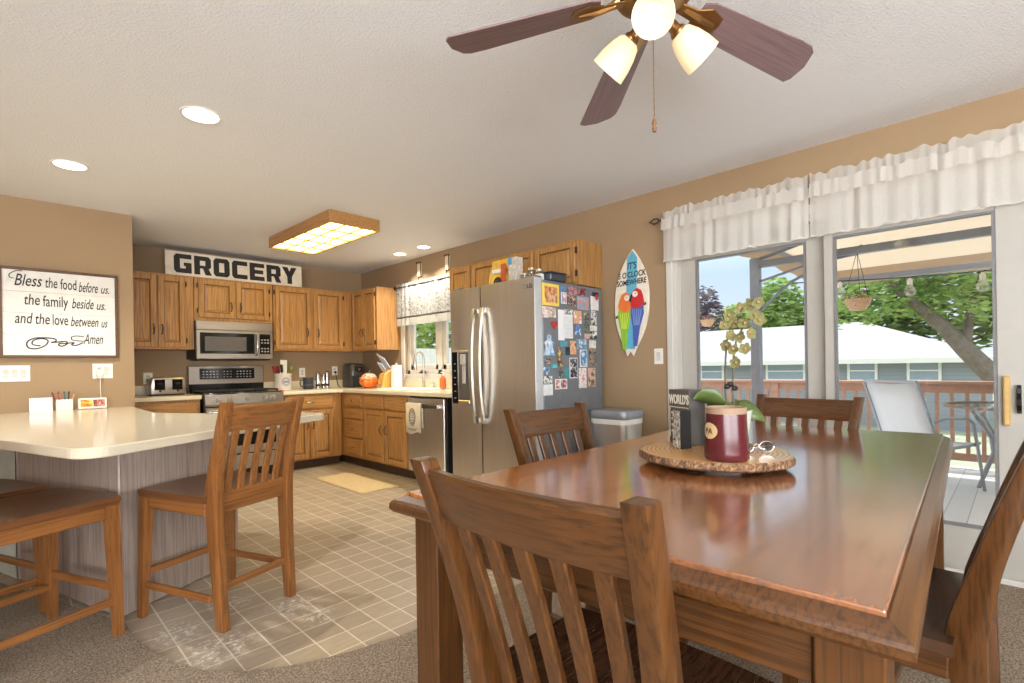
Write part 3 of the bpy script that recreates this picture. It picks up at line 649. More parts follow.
# things standing on the refrigerator
Zf = FT - .012 + .0005
t = thing('snack_bag', 'yellow and orange stand-up snack bag on top of the refrigerator', 'bag', (2.98, 3.08, Zf), R(-90))
b = MB(); sec = []
for z, w, d in ((0, .105, .04), (.08, .108, .045), (.18, .105, .03), (.235, .10, .008), (.285, .10, .004)): sec.append([(-w, -d, z), (0, -d * 1.3, z), (w, -d, z), (w, d, z), (0, d * 1.3, z), (-w, d, z)])
b.loft(sec); b.build('bag_body', blotch('bag_print', [(235, 180, 40), (236, 200, 90), (205, 90, 50)], 6), t, True)
b = MB(); b.tube([(.02 + .042 * math.cos(a), -.056, .09 + .04 * math.sin(a)) for a in [2 * math.pi * i / 20 for i in range(21)]], .006, 5); b.ball((.02, -.052, .09), .036, 12, None, (1, .22, 1)); b.build('round_print', plain('bag_dark', (60, 40, 36), .4), t, True)
b = MB(); b.box(-.05, .06, -.060, -.048, .165, .20, .004); b.build('label_patch', plain('bag_pale', (232, 226, 220), .4), t)
b = MB(); b.box(.055, .107, -.058, -.046, .06, .235, .003); b.build('red_panel', plain('bag_red', (196, 80, 56), .4), t)
t = thing('cereal_box', 'tall box with a blue top band standing beside the snack bag', 'box', (2.93, 2.857, Zf), R(-90))
b = MB(); b.box(-.045, .042, -.04, .04, 0, .262, .002); b.build('carton', blotch('box_print', [(226, 220, 208), (190, 182, 170), (226, 220, 208)], 30), t)
b = MB(); b.box(-.046, -.005, -.041, .041, .205, .263, .001); b.build('top_band', plain('box_blue', (70, 150, 200), .4), t)
GG = 'clear glass jars on the refrigerator'
M_jar = glassy('jar_glass', (.9, .92, .92), .16, .05)
for i, (yy, r, h, lb) in enumerate(((2.73, .034, .10, 'clear glass jar on the refrigerator next to the cereal box'), (2.655, .036, .13, 'taller clear glass jar on the refrigerator, middle of three'), (2.575, .032, .11, 'clear glass jar on the refrigerator nearest the grey tin'))):
    t = thing('glass_jar', lb, 'jar', (2.90, yy, Zf), 0, GG); b = MB()
    b.lathe([(.001, 0), (r, .001), (r, h * .7), (r * .75, h * .85), (r * .78, h), (r * .7, h), (r * .68, h * .85), (r * .92, h * .7), (r * .92, .006)], n=16, caps=False); b.build('jar_body', M_jar, t, True)
    b = MB(); b.cyl((0, 0, h), r * .82, .014, 14); b.build('lid', M_steel, t)
t = thing('storage_tin', 'low grey tin on the refrigerator at its side edge', 'tin', (2.86, 2.415, Zf)); b = MB(); b.box(-.09, .09, -.06, .06, 0, .055, .008); b.build('tin_body', plain('tin_grey', (84, 88, 98), .35, .6), t); b = MB(); b.box(-.092, .092, -.062, .062, .055, .068, .005); b.build('lid', _mc['tin_grey'], t)
t = thing('white_carton', 'small white carton at the front corner of the refrigerator top', 'box', (2.745, 2.44, Zf + .001)); b = MB(); b.box(-.018, .018, -.03, .03, 0, .05, .003); b.build('carton', M_white, t); b = MB(); b.box(-.0185, .0185, -.008, .008, .0495, .0515); b.build('tape', plain('tape_tan', (210, 190, 150), .5), t)

# GROCERY sign
t = thing('wall_sign', 'long white wooden sign reading GROCERY standing on the wall cabinets', 'sign', (1.195, YW - .27, UT + .001))
t.rotation_euler = (R(-3), 0, 0)
b = MB(); b.box(0, 1.385, -.012, .012, 0, .252, .003); b.build('board', plain('distressed_white', (226, 216, 198), .7, var=.12, vs=9), t)
H0, H1 = .030, .226
def blk(rects, x, w):
    b = MB()
    for r in rects:
        P = [(x + u * w, H0 + v_ * (H1 - H0)) for u, v_ in r]; b.prism(P, 'Y', -.0145, -.011)
    return b
c_ = .14; s_ = .34; hh = .24
def oct_(): return None
LET = {
 'G': [[(c_, 0), (1, 0), (1, hh), (s_, hh), (0, c_)], [(0, c_), (s_, hh), (s_, 1 - hh), (0, 1 - c_)], [(0, 1 - c_), (s_, 1 - hh), (1, 1 - hh), (1, 1), (c_, 1)], [(1 - s_, hh), (1, hh), (1, .56), (.55, .56), (.55, .38), (1 - s_, .38)]],
 'R': [[(0, 0), (s_, 0), (s_, 1), (0, 1)], [(s_, 1 - hh), (1 - s_, 1 - hh), (1, 1 - c_), (1 - c_, 1), (s_, 1)], [(1 - s_, .5), (1, .42), (1, 1 - c_), (1 - s_, 1 - hh)], [(s_, .34), (1 - c_, .34), (1, .42), (1 - s_, .5), (s_, .5)], [(.5, .36), (.84, .36), (1.04, 0), (.66, 0)]],
 'O': [[(c_, 0), (1 - c_, 0), (1, c_), (1 - s_, hh), (s_, hh), (0, c_)], [(0, c_), (s_, hh), (s_, 1 - hh), (0, 1 - c_)], [(0, 1 - c_), (s_, 1 - hh), (1 - s_, 1 - hh), (1, 1 - c_), (1 - c_, 1), (c_, 1)], [(1 - s_, hh), (1, c_), (1, 1 - c_), (1 - s_, 1 - hh)]],
 'C': [[(c_, 0), (1, 0), (1, hh), (s_, hh), (0, c_)], [(0, c_), (s_, hh), (s_, 1 - hh), (0, 1 - c_)], [(0, 1 - c_), (s_, 1 - hh), (1, 1 - hh), (1, 1), (c_, 1)]],
 'E': [[(0, 0), (s_, 0), (s_, 1), (0, 1)], [(s_, 0), (1, 0), (1, hh), (s_, hh)], [(s_, 1 - hh), (1, 1 - hh), (1, 1), (s_, 1)], [(s_, .39), (.92, .39), (.92, .61), (s_, .61)]],
 'Y': [[(.33, 0), (.67, 0), (.67, .42), (.33, .42)], [(.33, .42), (.67, .42), (.36, 1), (-.04, 1)], [(.33, .42), (.67, .42), (1.04, 1), (.64, 1)]]}
x = .075
for ch in 'GROCERY':
    w = .157; blk(LET[ch], x, w).build('painted_letter', M_ink, t); x += .181

# framed wooden sign on the partition wall
t = thing('framed_sign', 'large white plank sign with black script in a brown frame on the partition wall', 'sign', (.345, YS - .001, 1.587))
b = MB(); W2, H2 = .345, .335
for q in ((-W2, W2, H2 - .02, H2), (-W2, W2, -H2, -H2 + .02), (-W2, -W2 + .02, -H2 + .02, H2 - .02), (W2 - .02, W2, -H2 + .02, H2 - .02)): b.box(q[0], q[1], -.03, -.002, q[2], q[3], .003)
b.build('frame', wood('walnut_frame', (104, 72, 48), (62, 40, 26), 'X', .5), t)
b = MB()
for i in range(4):
    z0 = -H2 + .02 + i * .1575; b.box(-W2 + .02, W2 - .02, -.014, -.002, z0 + .0008, z0 + .1567)
b.build('planks', plain('whitewashed_planks', (232, 230, 224), .7, var=.05, vs=14), t)
for s__, p0, p1, z, sz, sh in (('Bless', 82, 262, .200, .125, .3), ('the', 285, 367, .198, .112, .15), ('food', 390, 502, .193, .115, 0), ('before', 515, 655, .183, .112, .3), ('us.', 675, 737, .183, .095, .3),
        ('the', 145, 247, .062, .115, .15), ('family', 270, 442, .055, .118, 0), ('beside', 465, 622, .052, .112, .3), ('us.', 640, 707, .050, .098, .3),
        ('and', 85, 200, -.078, .115, .2), ('the', 215, 312, -.080, .115, .15), ('love', 330, 437, -.083, .118, 0), ('between', 455, 655, -.088, .110, .3), ('us', 675, 722, -.090, .098, .3), ('Amen', 548, 692, -.224, .115, .35)):
    text('painted_word', s__, sz, M_ink, t, ((p0 - 398) * .00084, -.0155, z), (R(90), 0, 0), shear=sh, ext=.0006, bold=.0007, fit=(p1 - p0) * .00084)
def flour(P, r=.0028):
    b = MB(); b.tube([(x, -.0155, z) for x, z in P], r, 5); return b
def px(P): return [((x - 398) * .00084, .315 - (y - 92) * .0011) for x, y in P]
def spl(P, k=5):
    o = []
    for i in range(len(P) - 1):
        p0, p1, p2, p3 = P[max(0, i - 1)], P[i], P[i + 1], P[min(len(P) - 1, i + 2)]
        for j in range(k):
            q = j / k; o.append(tuple(.5 * (2 * b_ + (c2 - a_) * q + (2 * a_ - 5 * b_ + 4 * c2 - d_) * q * q + (3 * b_ - a_ - 3 * c2 + d_) * q ** 3) for a_, b_, c2, d_ in zip(p0, p1, p2, p3)))
    return o + [P[-1]]
flour(spl(px([(250, 600), (200, 592), (205, 565), (255, 550), (300, 562), (285, 595), (225, 620), (170, 612), (165, 575), (215, 548), (300, 545), (350, 552), (352, 568), (320, 575), (370, 572), (420, 566), (432, 582), (400, 600), (375, 596), (380, 582), (430, 580), (480, 575), (462, 590), (500, 592), (545, 572)])), .0045).build('painted_flourish', M_ink, t, True)
flour(spl(px([(560, 562), (520, 562), (470, 556), (463, 535), (500, 527), (550, 532)])), .0035).build('painted_flourish', M_ink, t, True)
flour(spl(px([(140, 98), (95, 103), (58, 126), (62, 148), (85, 150)])), .0030).build('painted_flourish', M_ink, t, True)

# plates on walls
def plate(name, label, cat, loc, rz, w, h, gangs, kind):
    t = thing(name, label, cat, loc, rz); b = MB(); b.box(-w / 2, w / 2, -.006, 0, -h / 2, h / 2, .002); b.build('cover_plate', M_white, t)
    for i in range(gangs):
        x = (i - (gangs - 1) / 2) * .046
        if kind == 'rocker' or (kind == 'mixed' and i == 1):
            b = MB(); b.prism([(-.006, -.033), (-.010, -.033), (-.007, .0), (-.011, .033), (-.006, .033)], 'X', x - .016, x + .016); b.build('rocker', M_trim, t)
        else:
            for dz in (-.019, .019):
                b = MB(); b.box(x - .015, x + .015, -.0085, -.005, dz - .014, dz + .014, .003); o = b.build('socket', M_trim, t)
                q = MB(); q.box(x - .006, x - .003, -.0092, -.008, dz - .004, dz + .008); q.box(x + .003, x + .006, -.0092, -.008, dz - .004, dz + .008); q.build('slots', M_blackm, o)
    return t
plate('light_switch', 'wide three-rocker white switch plate under the script sign', 'switch', (.080, YS - .001, 1.137), 0, .165, .118, 3, 'rocker')
plate('wall_outlet', 'white outlet and switch plate under the right end of the script sign', 'outlet', (.587, YS - .001, 1.147), 0, .128, .118, 2, 'mixed')
plate('wall_outlet', 'white outlet behind the toaster', 'outlet', (1.083, YW - .001, 1.07), 0, .08, .118, 1, 'outlet')
plate('wall_outlet', 'white outlet right of the utensil crock', 'outlet', (2.68, YW - .001, 1.10), 0, .075, .118, 1, 'outlet')
plate('wall_outlet', 'white outlet with the air fryer cord plugged in', 'outlet', (3.11, YW - .001, 1.115), 0, .075, .118, 1, 'outlet')
plate('light_switch', 'single white switch plate between the surfboard and the patio door', 'switch', (XW - .001, 1.93, 1.19), R(-90), .072, .118, 1, 'rocker')
# charger with its cable
t = thing('phone_charger', 'round white charger plugged in above the photo display', 'charger', (.566, YS - .0105, 1.123))
b = MB(); b.lathe([(.024, 0), (.026, .006), (.024, .022), (.018, .026)], n=16, M=Matrix.Rotation(R(90), 4, 'X')); b.build('charger_body', M_white, t, True)
b = MB(); b.tube([(.002, -.018, -.024), (.002, -.018, -.10), (.004, -.014, -.16), (.008, -.008, -.20)], .0028, 6); b.build('cable', M_white, t, True)

# small kitchen things
zk = ZC + .0008
t = thing('toaster', 'chrome four-slice toaster left of the range', 'toaster', (1.20, YW - .21, zk))
b = MB(); b.prism([(-.15, .012), (.15, .012), (.152, .10), (.14, .165), (.12, .178), (-.12, .178), (-.14, .165), (-.152, .10)], 'Y', -.11, .10, .012, None, 2); b.build('shell', M_steelx, t, True)
b = MB(); b.box(-.14, .14, -.10, .09, 0, .012, .002); b.build('base', M_blackm, t)
b = MB()
for x in (-.075, .075):
    b.box(x - .045, x + .045, -.118, -.108, .055, .16, .004)
b.build('front_panel', M_black, t)
for x in (-.075, .075):
    b = MB(); b.box(x - .02, x + .02, -.145, -.118, .11, .125, .004); b.build('lever', M_blackm, t)
    b = MB(); b.tube([(x, -.117, .045), (x, -.130, .045)], .012, 10); b.build('dial', M_chrome, t, True)
b = MB()
for x in (-.10, -.05, .05, .10): b.box(x - .013, x + .013, -.09, .07, .1785, .1795)
b.build('slot', M_blackm, t)
t = thing('power_cord', 'black toaster cord hanging from the outlet', 'cord', (1.083, YW - .011, 1.05)); b = MB(); b.box(-.012, .012, -.025, 0, -.015, .015, .004); b.build('plug', M_blackm, t); b = MB(); b.tube([(0, -.022, -.01), (.0, -.03, -.06), (.015, -.06, -.13), (.05, -.09, -.149)], .0045, 6); b.build('cable', M_blackm, t, True)
# utensil crock with things in it
CX, CY = 2.362, YW - .22
t = thing('utensil_crock', 'white stoneware utensil crock with a blue emblem right of the range', 'crock', (CX, CY, zk))
b = MB(); b.lathe([(.001, 0), (.088, .001), (.092, .02), (.092, .175), (.098, .185), (.096, .195), (.085, .195), (.083, .18), (.083, .02), (.001, .018)], n=24, caps=False); b.build('crock_body', plain('stoneware', (226, 220, 208), .35), t, True)
b = MB(); E = [2 * math.pi * i / 16 for i in range(17)]
for r0 in (.042, .03): b.tube([(r0 * math.cos(a), -math.sqrt(.0935 ** 2 - (r0 * math.cos(a)) ** 2), .10 + r0 * 1.15 * math.sin(a)) for a in E], .003, 5)
b.box(-.022, .022, -.0955, -.088, .09, .108, .002); b.build('blue_emblem', plain('emblem_blue', (110, 130, 170), .5), t)
UG2 = 'utensils standing in the white crock'
def utensil(nm, lb, dx, dy, tilt, az, L, hm, head, headmat):
    t = thing(nm, lb, 'utensil', (CX + dx, CY + dy, zk + .022), az, UG2); t.rotation_euler = (0, R(tilt), az)
    b = MB(); b.tube([(0, 0, 0), (0, 0, L * .7)], [.006, .006], 6); b.build('handle', hm, t, True)
    b = MB()
    if head == 'board': b.box(-.05, .03, -.006, .006, L * .45, L, .004)
    elif head == 'ball': b.ball((0, 0, L * .9), .028, 10, None, (.9, .6, 1.2))
    else: b.box(-.02, .02, -.004, .004, L * .68, L, .004)
    b.build('head', headmat, t, True)
utensil('spatula', 'dark red spatula leftmost in the utensil crock', -.045, 0, -14, 0, .27, plain('ut_red', (120, 30, 30), .4), 'flat', plain('ut_red', RD, .4))
utensil('spatula', 'bright red spatula second from left in the utensil crock', -.025, .02, -6, 0, .265, _mc['ut_red'], 'flat', _mc['ut_red'])
utensil('ladle', 'black ladle handle in the middle of the utensil crock', -.012, -.03, -4, .3, .28, M_blackm, 'flat', M_blackm)
utensil('cutting_board', 'white flat board sticking out of the utensil crock', .02, .03, 2, 0, .335, M_white, 'board', M_white)
utensil('serving_spoon', 'green topped black spoon rightmost in the utensil crock', .05, 0, 12, 0, .27, M_blackm, 'ball', plain('ut_green', (110, 140, 60), .5))
# pot holder-like red mat at the range edge
t = thing('spoon_rest', 'small red spoon rest between the range and the crock', 'spoon rest', (2.255, YW - .40, zk)); b = MB(); b.prism([(.045 * math.cos(2 * math.pi * i / 16), .07 * math.sin(2 * math.pi * i / 16)) for i in range(16)], 'Z', 0, .008, .003); b.build('dish', plain('ut_red2', (176, 60, 54), .4), t); b = MB(); b.prism([(.012, .07), (-.012, .07), (-.009, .13), (.009, .13)], 'Z', 0.001, .008, .002); b.build('handle', _mc['ut_red2'], t)
t = thing('mug', 'dark blue-grey mug left of the silver canisters', 'mug', (2.675, YW - .19, zk), R(180)); b = MB(); b.lathe([(.001, 0), (.055, .001), (.062, .015), (.062, .13), (.065, .14), (.057, .14), (.055, .02), (.001, .015)], n=20, caps=False); b.build('mug_body', plain('slate_mug', (62, 64, 74), .3), t, True); b = MB(); b.tube([(.06, 0, .11), (.09, 0, .11), (.10, 0, .07), (.088, 0, .035), (.06, 0, .03)], .008, 8); b.build('handle', _mc['slate_mug'], t, True); b = MB(); b.tube([(.0625 * math.cos(a), .0625 * math.sin(a), .05) for a in E], .004, 5); b.build('pale_band', plain('mug_band', (120, 120, 130), .4), t, True)
SG = 'silver canisters on the back counter'
for i, (x, h, lb) in enumerate(((2.80, .205, 'tall silver canister next to the dark mug'), (2.858, .185, 'middle one of the three silver canisters'), (2.918, .22, 'tall silver canister nearest the air fryer'))):
    t = thing('canister', lb, 'canister', (x + .003, YW - .18 - .03 * (i % 2), zk), 0, SG); b = MB(); b.lathe([(.001, 0), (.027, .001), (.028, .01), (.028, h - .03), (.024, h - .012), (.024, h - .010)], n=16, caps=False); b.build('can_body', M_chrome, t, True); b = MB(); b.lathe([(.025, h - .030), (.026, h - .01), (.018, h - .001), (.001, h)], n=16, caps=False); b.build('lid', M_chrome, t, True)
    b = MB(); b.lathe([(.0284, .03), (.0284, .055)], n=16, caps=False); b.build('dark_band', M_iron, t, True)
t = thing('air_fryer', 'dark grey air fryer in the kitchen corner', 'air fryer', (3.262, YW - .225, zk))
b = MB(); b.loft([[(x * k, y * k, z) for x, y, _ in rr(.115, .135, 0, .07, 6)] for z, k in ((0, .93), (.02, 1.0), (.20, 1.0), (.27, .95), (.305, .80), (.315, .55))]); b.build('shell', plain('fryer_grey', (62, 60, 62), .28), t, True)
b = MB(); b.loft([[(x, y, .015) for x, y in ((-.085, -.12), (.085, -.12), (.085, -.142), (-.085, -.142))], [(x, y, .15) for x, y in ((-.085, -.12), (.085, -.12), (.085, -.145), (-.085, -.145))]]); dbk = b.build('basket_drawer', plain('fryer_dark', (44, 43, 46), .3), t)
b = MB(); b.box(-.025, .025, -.205, -.14, .10, .135, .008); b.build('basket_handle', M_chrome, dbk)
b = MB(); b.box(-.045, .045, -.142, -.125, .20, .26, .004); b.build('control_dial_panel', M_black, t); b = MB(); b.tube([(0, -.140, .23), (0, -.155, .23)], .02, 14); b.build('dial', M_chrome, t, True)
t = thing('power_cord', 'black air fryer cord drooping from the corner outlet', 'cord', (3.11, YW - .011, 1.096)); b = MB(); b.box(-.012, .012, -.025, 0, -.014, .014, .004); b.build('plug', M_blackm, t); b = MB(); b.tube([(0, -.022, -.01), (.0, -.03, -.06), (.006, -.035, -.10), (.012, -.05, -.16), (.012, -.10, -.19)], .0045, 6); b.build('cable', M_blackm, t, True)
t = thing('cookie_jar', 'glossy orange pumpkin jar with a pale marbled top left of the knife block', 'jar', (3.14, 5.56, zk))
b = MB(); sec = []
for i in range(9):
    a = -math.pi / 2 + math.pi * i / 8 * .62; r = .105 * math.cos(a) + .001; z = .085 + .085 * math.sin(a)
    sec.append([(r * (1 + .06 * math.cos(7 * q)) * math.cos(q), r * (1 + .06 * math.cos(7 * q)) * math.sin(q), z) for q in [2 * math.pi * j / 42 for j in range(42)]])
b.loft(sec); b.build('jar_body', plain('pumpkin_orange', (232, 112, 34), .15), t, True)
b = MB(); b.lathe([(.102, .112), (.10, .13), (.075, .165), (.04, .182), (.001, .184)], n=24, caps=False); b.build('marbled_top', blotch('marble_top', [(232, 130, 60), (226, 200, 180), (200, 90, 60)], 20, .15), t, True)
b = MB(); b.tube([(0, 0, .182), (.006, 0, .20), (.014, .004, .214)], [.012, .009, .007], 8); b.build('stem', plain('stem_green', (90, 90, 50), .5), t, True)
# knife block
t = thing('knife_block', 'pale wooden knife block between the pumpkin jar and the paper towels', 'knife block', (3.26, 5.36, zk), R(-90))
b = MB(); b.prism([(-.10, 0), (.09, 0), (.09, .20), (.06, .235), (-.06, .17)], 'X', -.06, .06, .005)
b.build('block', wood('bamboo', (222, 178, 96), (190, 140, 62), 'Z', .45), t)
b = MB(); b.box(-.05, .05, -.104, -.096, .02, .05); b.build('front_plate', M_steel, t)
KG = 'knives in the wooden block'
kn = [('steel handled knife highest at the left of the knife block', -.045, .05, .21), ('steel knife second from the left at the top of the block', -.018, .05, .185), ('steel knife third from the left at the top of the block', .010, .05, .165), ('steel handled knife at the right of the upper row in the block', .038, .05, .15), ('short steel knife in the lower row of the block, left', -.03, -.01, .12), ('short steel knife in the lower row of the block, middle', .0, -.01, .11), ('short steel knife in the lower row of the block, right', .03, -.01, .10)]
for lb, dx, dy, L in kn:
    t = thing('kitchen_knife', lb, 'knife', (3.26 + dy - .012, 5.36 - dx, zk + (.222 if dy > 0 else .20)), R(-90), KG); t.rotation_euler = (R(14), R(-34), R(-90))
    b = MB(); b.box(-.011, .011, -.007, .007, 0.02, L * 1.15, .003); b.build('handle', plain('knife_steel', (176, 184, 198), .3, .4), t); b = MB(); b.box(-.0085, .0085, -.0065, .0065, L * .45, L * .62, .001); b.build('rivet_band', M_blackm, t)
    b = MB(); b.box(-.007, .007, -.001, .001, -.05, .02); b.build('blade', M_steel, t)
t = thing('paper_towel_roll', 'standing white paper towel roll right of the knife block', 'paper towel', (3.31, 5.222, zk)); b = MB(); b.lathe([(.02, .012), (.066, .012), (.066, .275), (.02, .275)], n=28); b.build('roll', plain('paper_white', (238, 236, 232), .9), t, True); b = MB(); b.lathe([(.075, 0), (.075, .01), (.012, .012), (.010, .285), (.016, .295), (.001, .305)], n=18); b.build('holder', M_chrome, t, True)

# kitchen window valance and the two wall ornaments above
def gather(y0, y1, z0, z1, amp, lam, n, nz=5, seed=1, x=0.0, flare=0.0, ragged=0.0):
    rnd = random.Random(seed); W = [(2 * math.pi / (lam * rnd.uniform(.5, 2.6)), rnd.uniform(0, 6.28), rnd.uniform(.25, .6)) for _ in range(7)]
    Q = [(rnd.uniform(18, 120), rnd.uniform(0, 6.28)) for _ in range(4)]; V = []; F = []
    for i in range(n + 1):
        s = i / n; y = y0 + (y1 - y0) * s; yy = y + .012 * math.sin(23 * y + Q[0][1])
        w = sum(a_ * math.sin(f_ * yy + p_) for f_, p_, a_ in W) * .62; w = math.copysign(abs(w) ** 1.25, w)
        rg = sum(math.sin(f_ * y + p_) for f_, p_ in Q) * .4 * ragged
        for k in range(nz + 1):
            q = k / nz; V.append((x + amp * w * (.45 + .55 * (1 - q)) - flare * (1 - q), y, z0 + (z1 - z0) * q + rg * (1 if q == 1 else (.5 if q == 0 else 0))))
    for i in range(n):
        for k in range(nz): a = i * (nz + 1) + k; F.append((a, a + nz + 1, a + nz + 2, a + 1))
    return V, F
M_print = fabric('printed_valance', (168, 166, 160), .06, (40, 38, 36)); M_plainv = fabric('plain_valance', (180, 178, 170), .08)
t = thing('window_valance', 'white valance with a black sketch print over the kitchen window', 'valance', (XW - .055, 0, 0))
b = MB(); b.raw(*gather(5.425, 3.99, 1.755, 2.155, .014, .12, 120, 4, 3)); b.build('printed_panel', M_print, t, True)
b = MB(); b.raw(*gather(5.425, 3.99, 1.645, 1.735, .014, .12, 120, 3, 3)); b.build('hem_band', M_plainv, t, True)
b = MB(); b.raw(*gather(5.425, 3.99, 1.735, 1.755, .015, .12, 120, 1, 3)); b.build('dark_trim', plain('valance_trim', (70, 66, 62), .8), t, True)
t = thing('curtain_rod', 'dark curtain rod with a round finial above the kitchen window', 'curtain rod', (XW - .055, 0, 2.115)); b = MB(); b.tube([(0.002, 3.95, 0), (0.002, 5.44, 0)], .008, 8); b.build('rod', M_pull, t, True); b = MB(); b.ball((0, 5.452, 0), .024, 12); b.build('finial', M_pull, t, True)
b = MB(); b.box(0, .054, 5.437, 5.447, -.012, .012, .002); b.build('bracket', M_pull, t)
for lb, yy in (('metal framed candle sconce above the valance, the one nearer the corner', 4.99), ('metal framed candle sconce above the valance, the one nearer the refrigerator', 4.46)):
    t = thing('wall_sconce', lb, 'wall ornament', (XW - .002, yy, 2.285), R(-90), 'ornaments above the kitchen window')
    b = MB(); b.box(-.035, .035, -.02, 0, -.075, .075, .003); b.build('pale_plaque', plain('plaque_cream', (224, 210, 170), .6), t)
    b = MB(); b.tube([(-.03, -.03, .075), (-.03, -.03, .088), (.045, -.03, .088), (.045, -.03, -.082), (.0, -.03, -.082), (0, -.03, -.12)], .006, 6); b.build('scroll_frame', M_pull, t, True)
    b = MB(); b.ball((0, -.03, -.128), .010, 8); b.build('drop', M_pull, t, True)

# rug
t = thing('floor_mat', 'thin beige mat on the tile in front of the sink', 'mat', (2.50, 4.735, -.003)); b = MB(); b.box(-.20, .20, -.50, .50, 0, .008, .003); b.build('mat_body', plain('beige_mat', (200, 178, 136), .9, var=.1, vs=60), t)
b = MB()
for q in ((-.19, -.18, -.49, .49), (.18, .19, -.49, .49), (-.18, .18, -.49, -.48), (-.18, .18, .48, .49)): b.box(*q, .008, .0088)
b.build('stitched_edge', plain('mat_edge', (176, 152, 112), .9), t)

# trash can
t = thing('trash_can', 'stainless step trash can with a grey lid between refrigerator and wall', 'trash can', (3.165, 2.085, 0.0095))
def rbx(w, l, z, r): return rr(w, l, z, r, 6)
b = MB(); b.loft([rbx(.122, .145, .02, .05), rbx(.130, .152, .70, .05)]); b.build('can_body', M_steel, t, True)
b = MB(); b.loft([rbx(.132, .154, .70, .05), rbx(.134, .156, .735, .05)]); b.build('white_rim', M_white, t, True)
b = MB(); b.loft([rbx(.134, .156, .736, .05), rbx(.137, .159, .745, .05), rbx(.137, .159, .785, .05), rbx(.130, .152, .797, .045)]); b.build('lid', plain('lid_grey', (150, 154, 160), .35, .5), t, True)
b = MB(); b.loft([rbx(.125, .148, 0, .05), rbx(.125, .148, .02, .05)]); b.build('base', M_blackm, t); b = MB(); b.box(-.175, -.11, -.05, .05, .012, .03, .004); b.build('pedal', M_blackm, t)

# surfboard sign
t = thing('surfboard_sign', 'white surfboard sign with a blue stripe and two painted parrots', 'sign', (XW - .001, 2.148, 1.615), R(-90)); t.rotation_euler = (0, R(2.5), R(-90))
hw, hh2 = .152, .418
def outline(k=1.0):
    P = []
    for i in range(21):
        q = -1 + 2 * i / 20; w = hw * (1 - abs(q) ** 2.35) + (.028 if i == 0 else .012 if i == 1 else 0)
        P.append((max(w, .0) * k, q * hh2 * k))
    return P
R_ = outline(); pts = [(0.0, -hh2 + .04)] + [p for p in R_ if p[0] > .003] + [(0, hh2)] + [(-x, z) for x, z in R_[::-1] if x > .003]
b = MB(); b.prism(pts, 'Y', -.022, -.001, .004); b.build('board', plain('surf_white', (232, 224, 206), .45), t)
b = MB(); b.prism([(-.045, -.36), (0, -.362), (.045, -.36), (.045, .345), (0, .405), (-.045, .345)], 'Y', -.0235, -.0215); b.build('blue_stripe', plain('surf_blue', (96, 176, 206), .45), t)
for s__, z, sz, x in (("IT'S", .262, .074, 0), ("5 O'CLOCK", .198, .064, 0), ('SOMEWHERE', .140, .060, -.002)):
    text('painted_words', s__, sz, M_ink, t, (x, -.0238, z), (R(90), R(-4), 0), 'CENTER', .12, .74, .0012, .0005)
b = MB(); b.prism([(-.14, -.105), (-.135, -.125), (.135, -.02), (.13, 0.0)], 'Y', -.0255, -.023, .001); b.build('painted_perch', plain('perch_brown', (104, 64, 48), .5), t)
def parrot(dx, dz, sx, body, wing, head):
    cols = [plain('parrot_%d_%d_%d' % c, c, .5) for c in (body, wing, (238, 226, 206), (34, 30, 30))]
    b = MB(); D = lambda P: [(dx + sx * x * 1.2, dz + z * 1.15) for x, z in P]
    b.prism(D([(-.036, .02), (.042, .02), (.055, .075), (.045, .12), (.03, .155), (0, .17), (-.025, .155), (-.04, .12), (-.045, .07)]), 'Y', -.0275, -.023, .001); b.mi = 1
    b.prism(D([(-.040, .045), (.0, .03), (.05, .055), (.055, .0), (.03, -.09), (.012, -.22), (-.014, -.225), (-.024, -.09), (-.042, -.01)]), 'Y', -.0285, -.023, .001); b.mi = 2
    b.prism(D([(-.012 + .020 * math.cos(a), .130 + .020 * math.sin(a)) for a in [2 * math.pi * i / 14 for i in range(14)]]), 'Y', -.0295, -.027); b.mi = 3
    b.prism(D([(-.035, .135), (-.028, .118), (-.04, .095), (-.048, .115)]), 'Y', -.0300, -.027)
    b.prism(D([(-.008 + .004 * math.cos(a), .134 + .004 * math.sin(a)) for a in [2 * math.pi * i / 8 for i in range(8)]]), 'Y', -.0305, -.029)
    p = b.build('painted_parrot', cols, t)
    q = MB()
    for k in range(5):
        x0 = -.03 + k * .016; q.prism(D([(x0, .028), (x0 + .005, .028), (x0 * .5 + .006, -.08), (x0 * .5, -.08)]), 'Y', -.0292, -.028)
    q.build('feather_lines', head, p); return p
parrot(-.050, -.112, -1, (232, 120, 50), (140, 190, 50), plain('feather_yellow', (210, 220, 90), .5))
parrot(.050, -.085, 1, (200, 44, 48), (76, 96, 170), plain('feather_sky', (130, 160, 215), .5))
# ------------------------------------------------------------------ peninsula counter
PZ = 0.85
t = thing('kitchen_peninsula', 'angled cream-topped peninsula counter on a grey-brown wood panel base', 'counter', (0, 0, 0))
def arc(c, r, a0, a1, n=7): return [(c[0] + r * math.cos(R(a0 + (a1 - a0) * i / (n - 1))), c[1] + r * math.sin(R(a0 + (a1 - a0) * i / (n - 1)))) for i in range(n)]
top = [(-.66, YS - .002), (0.0, 3.09)] + arc((.261, 2.549), .09, 197.4, 301.4, 9) + [(1.36, 3.112)] + arc((1.40, 3.215), .08, -55, 25, 5) + [(1.13, 3.80), (1.0, 3.81), (.76, 4.25), (.776, YS - .002)]
b = MB(); b.prism(top, 'Z', PZ - .042, PZ, .006, None, 2); b.build('worktop', plain('peninsula_laminate', (214, 203, 180), .14, var=.03, vs=300), t)
M_drift = wood('driftwood', (176, 160, 149), (126, 110, 102), 'Z', .5, .8)
c0, cR, cL = Vector((.384, 2.945)), Vector((.996, 3.325)), Vector((.065, 3.92))
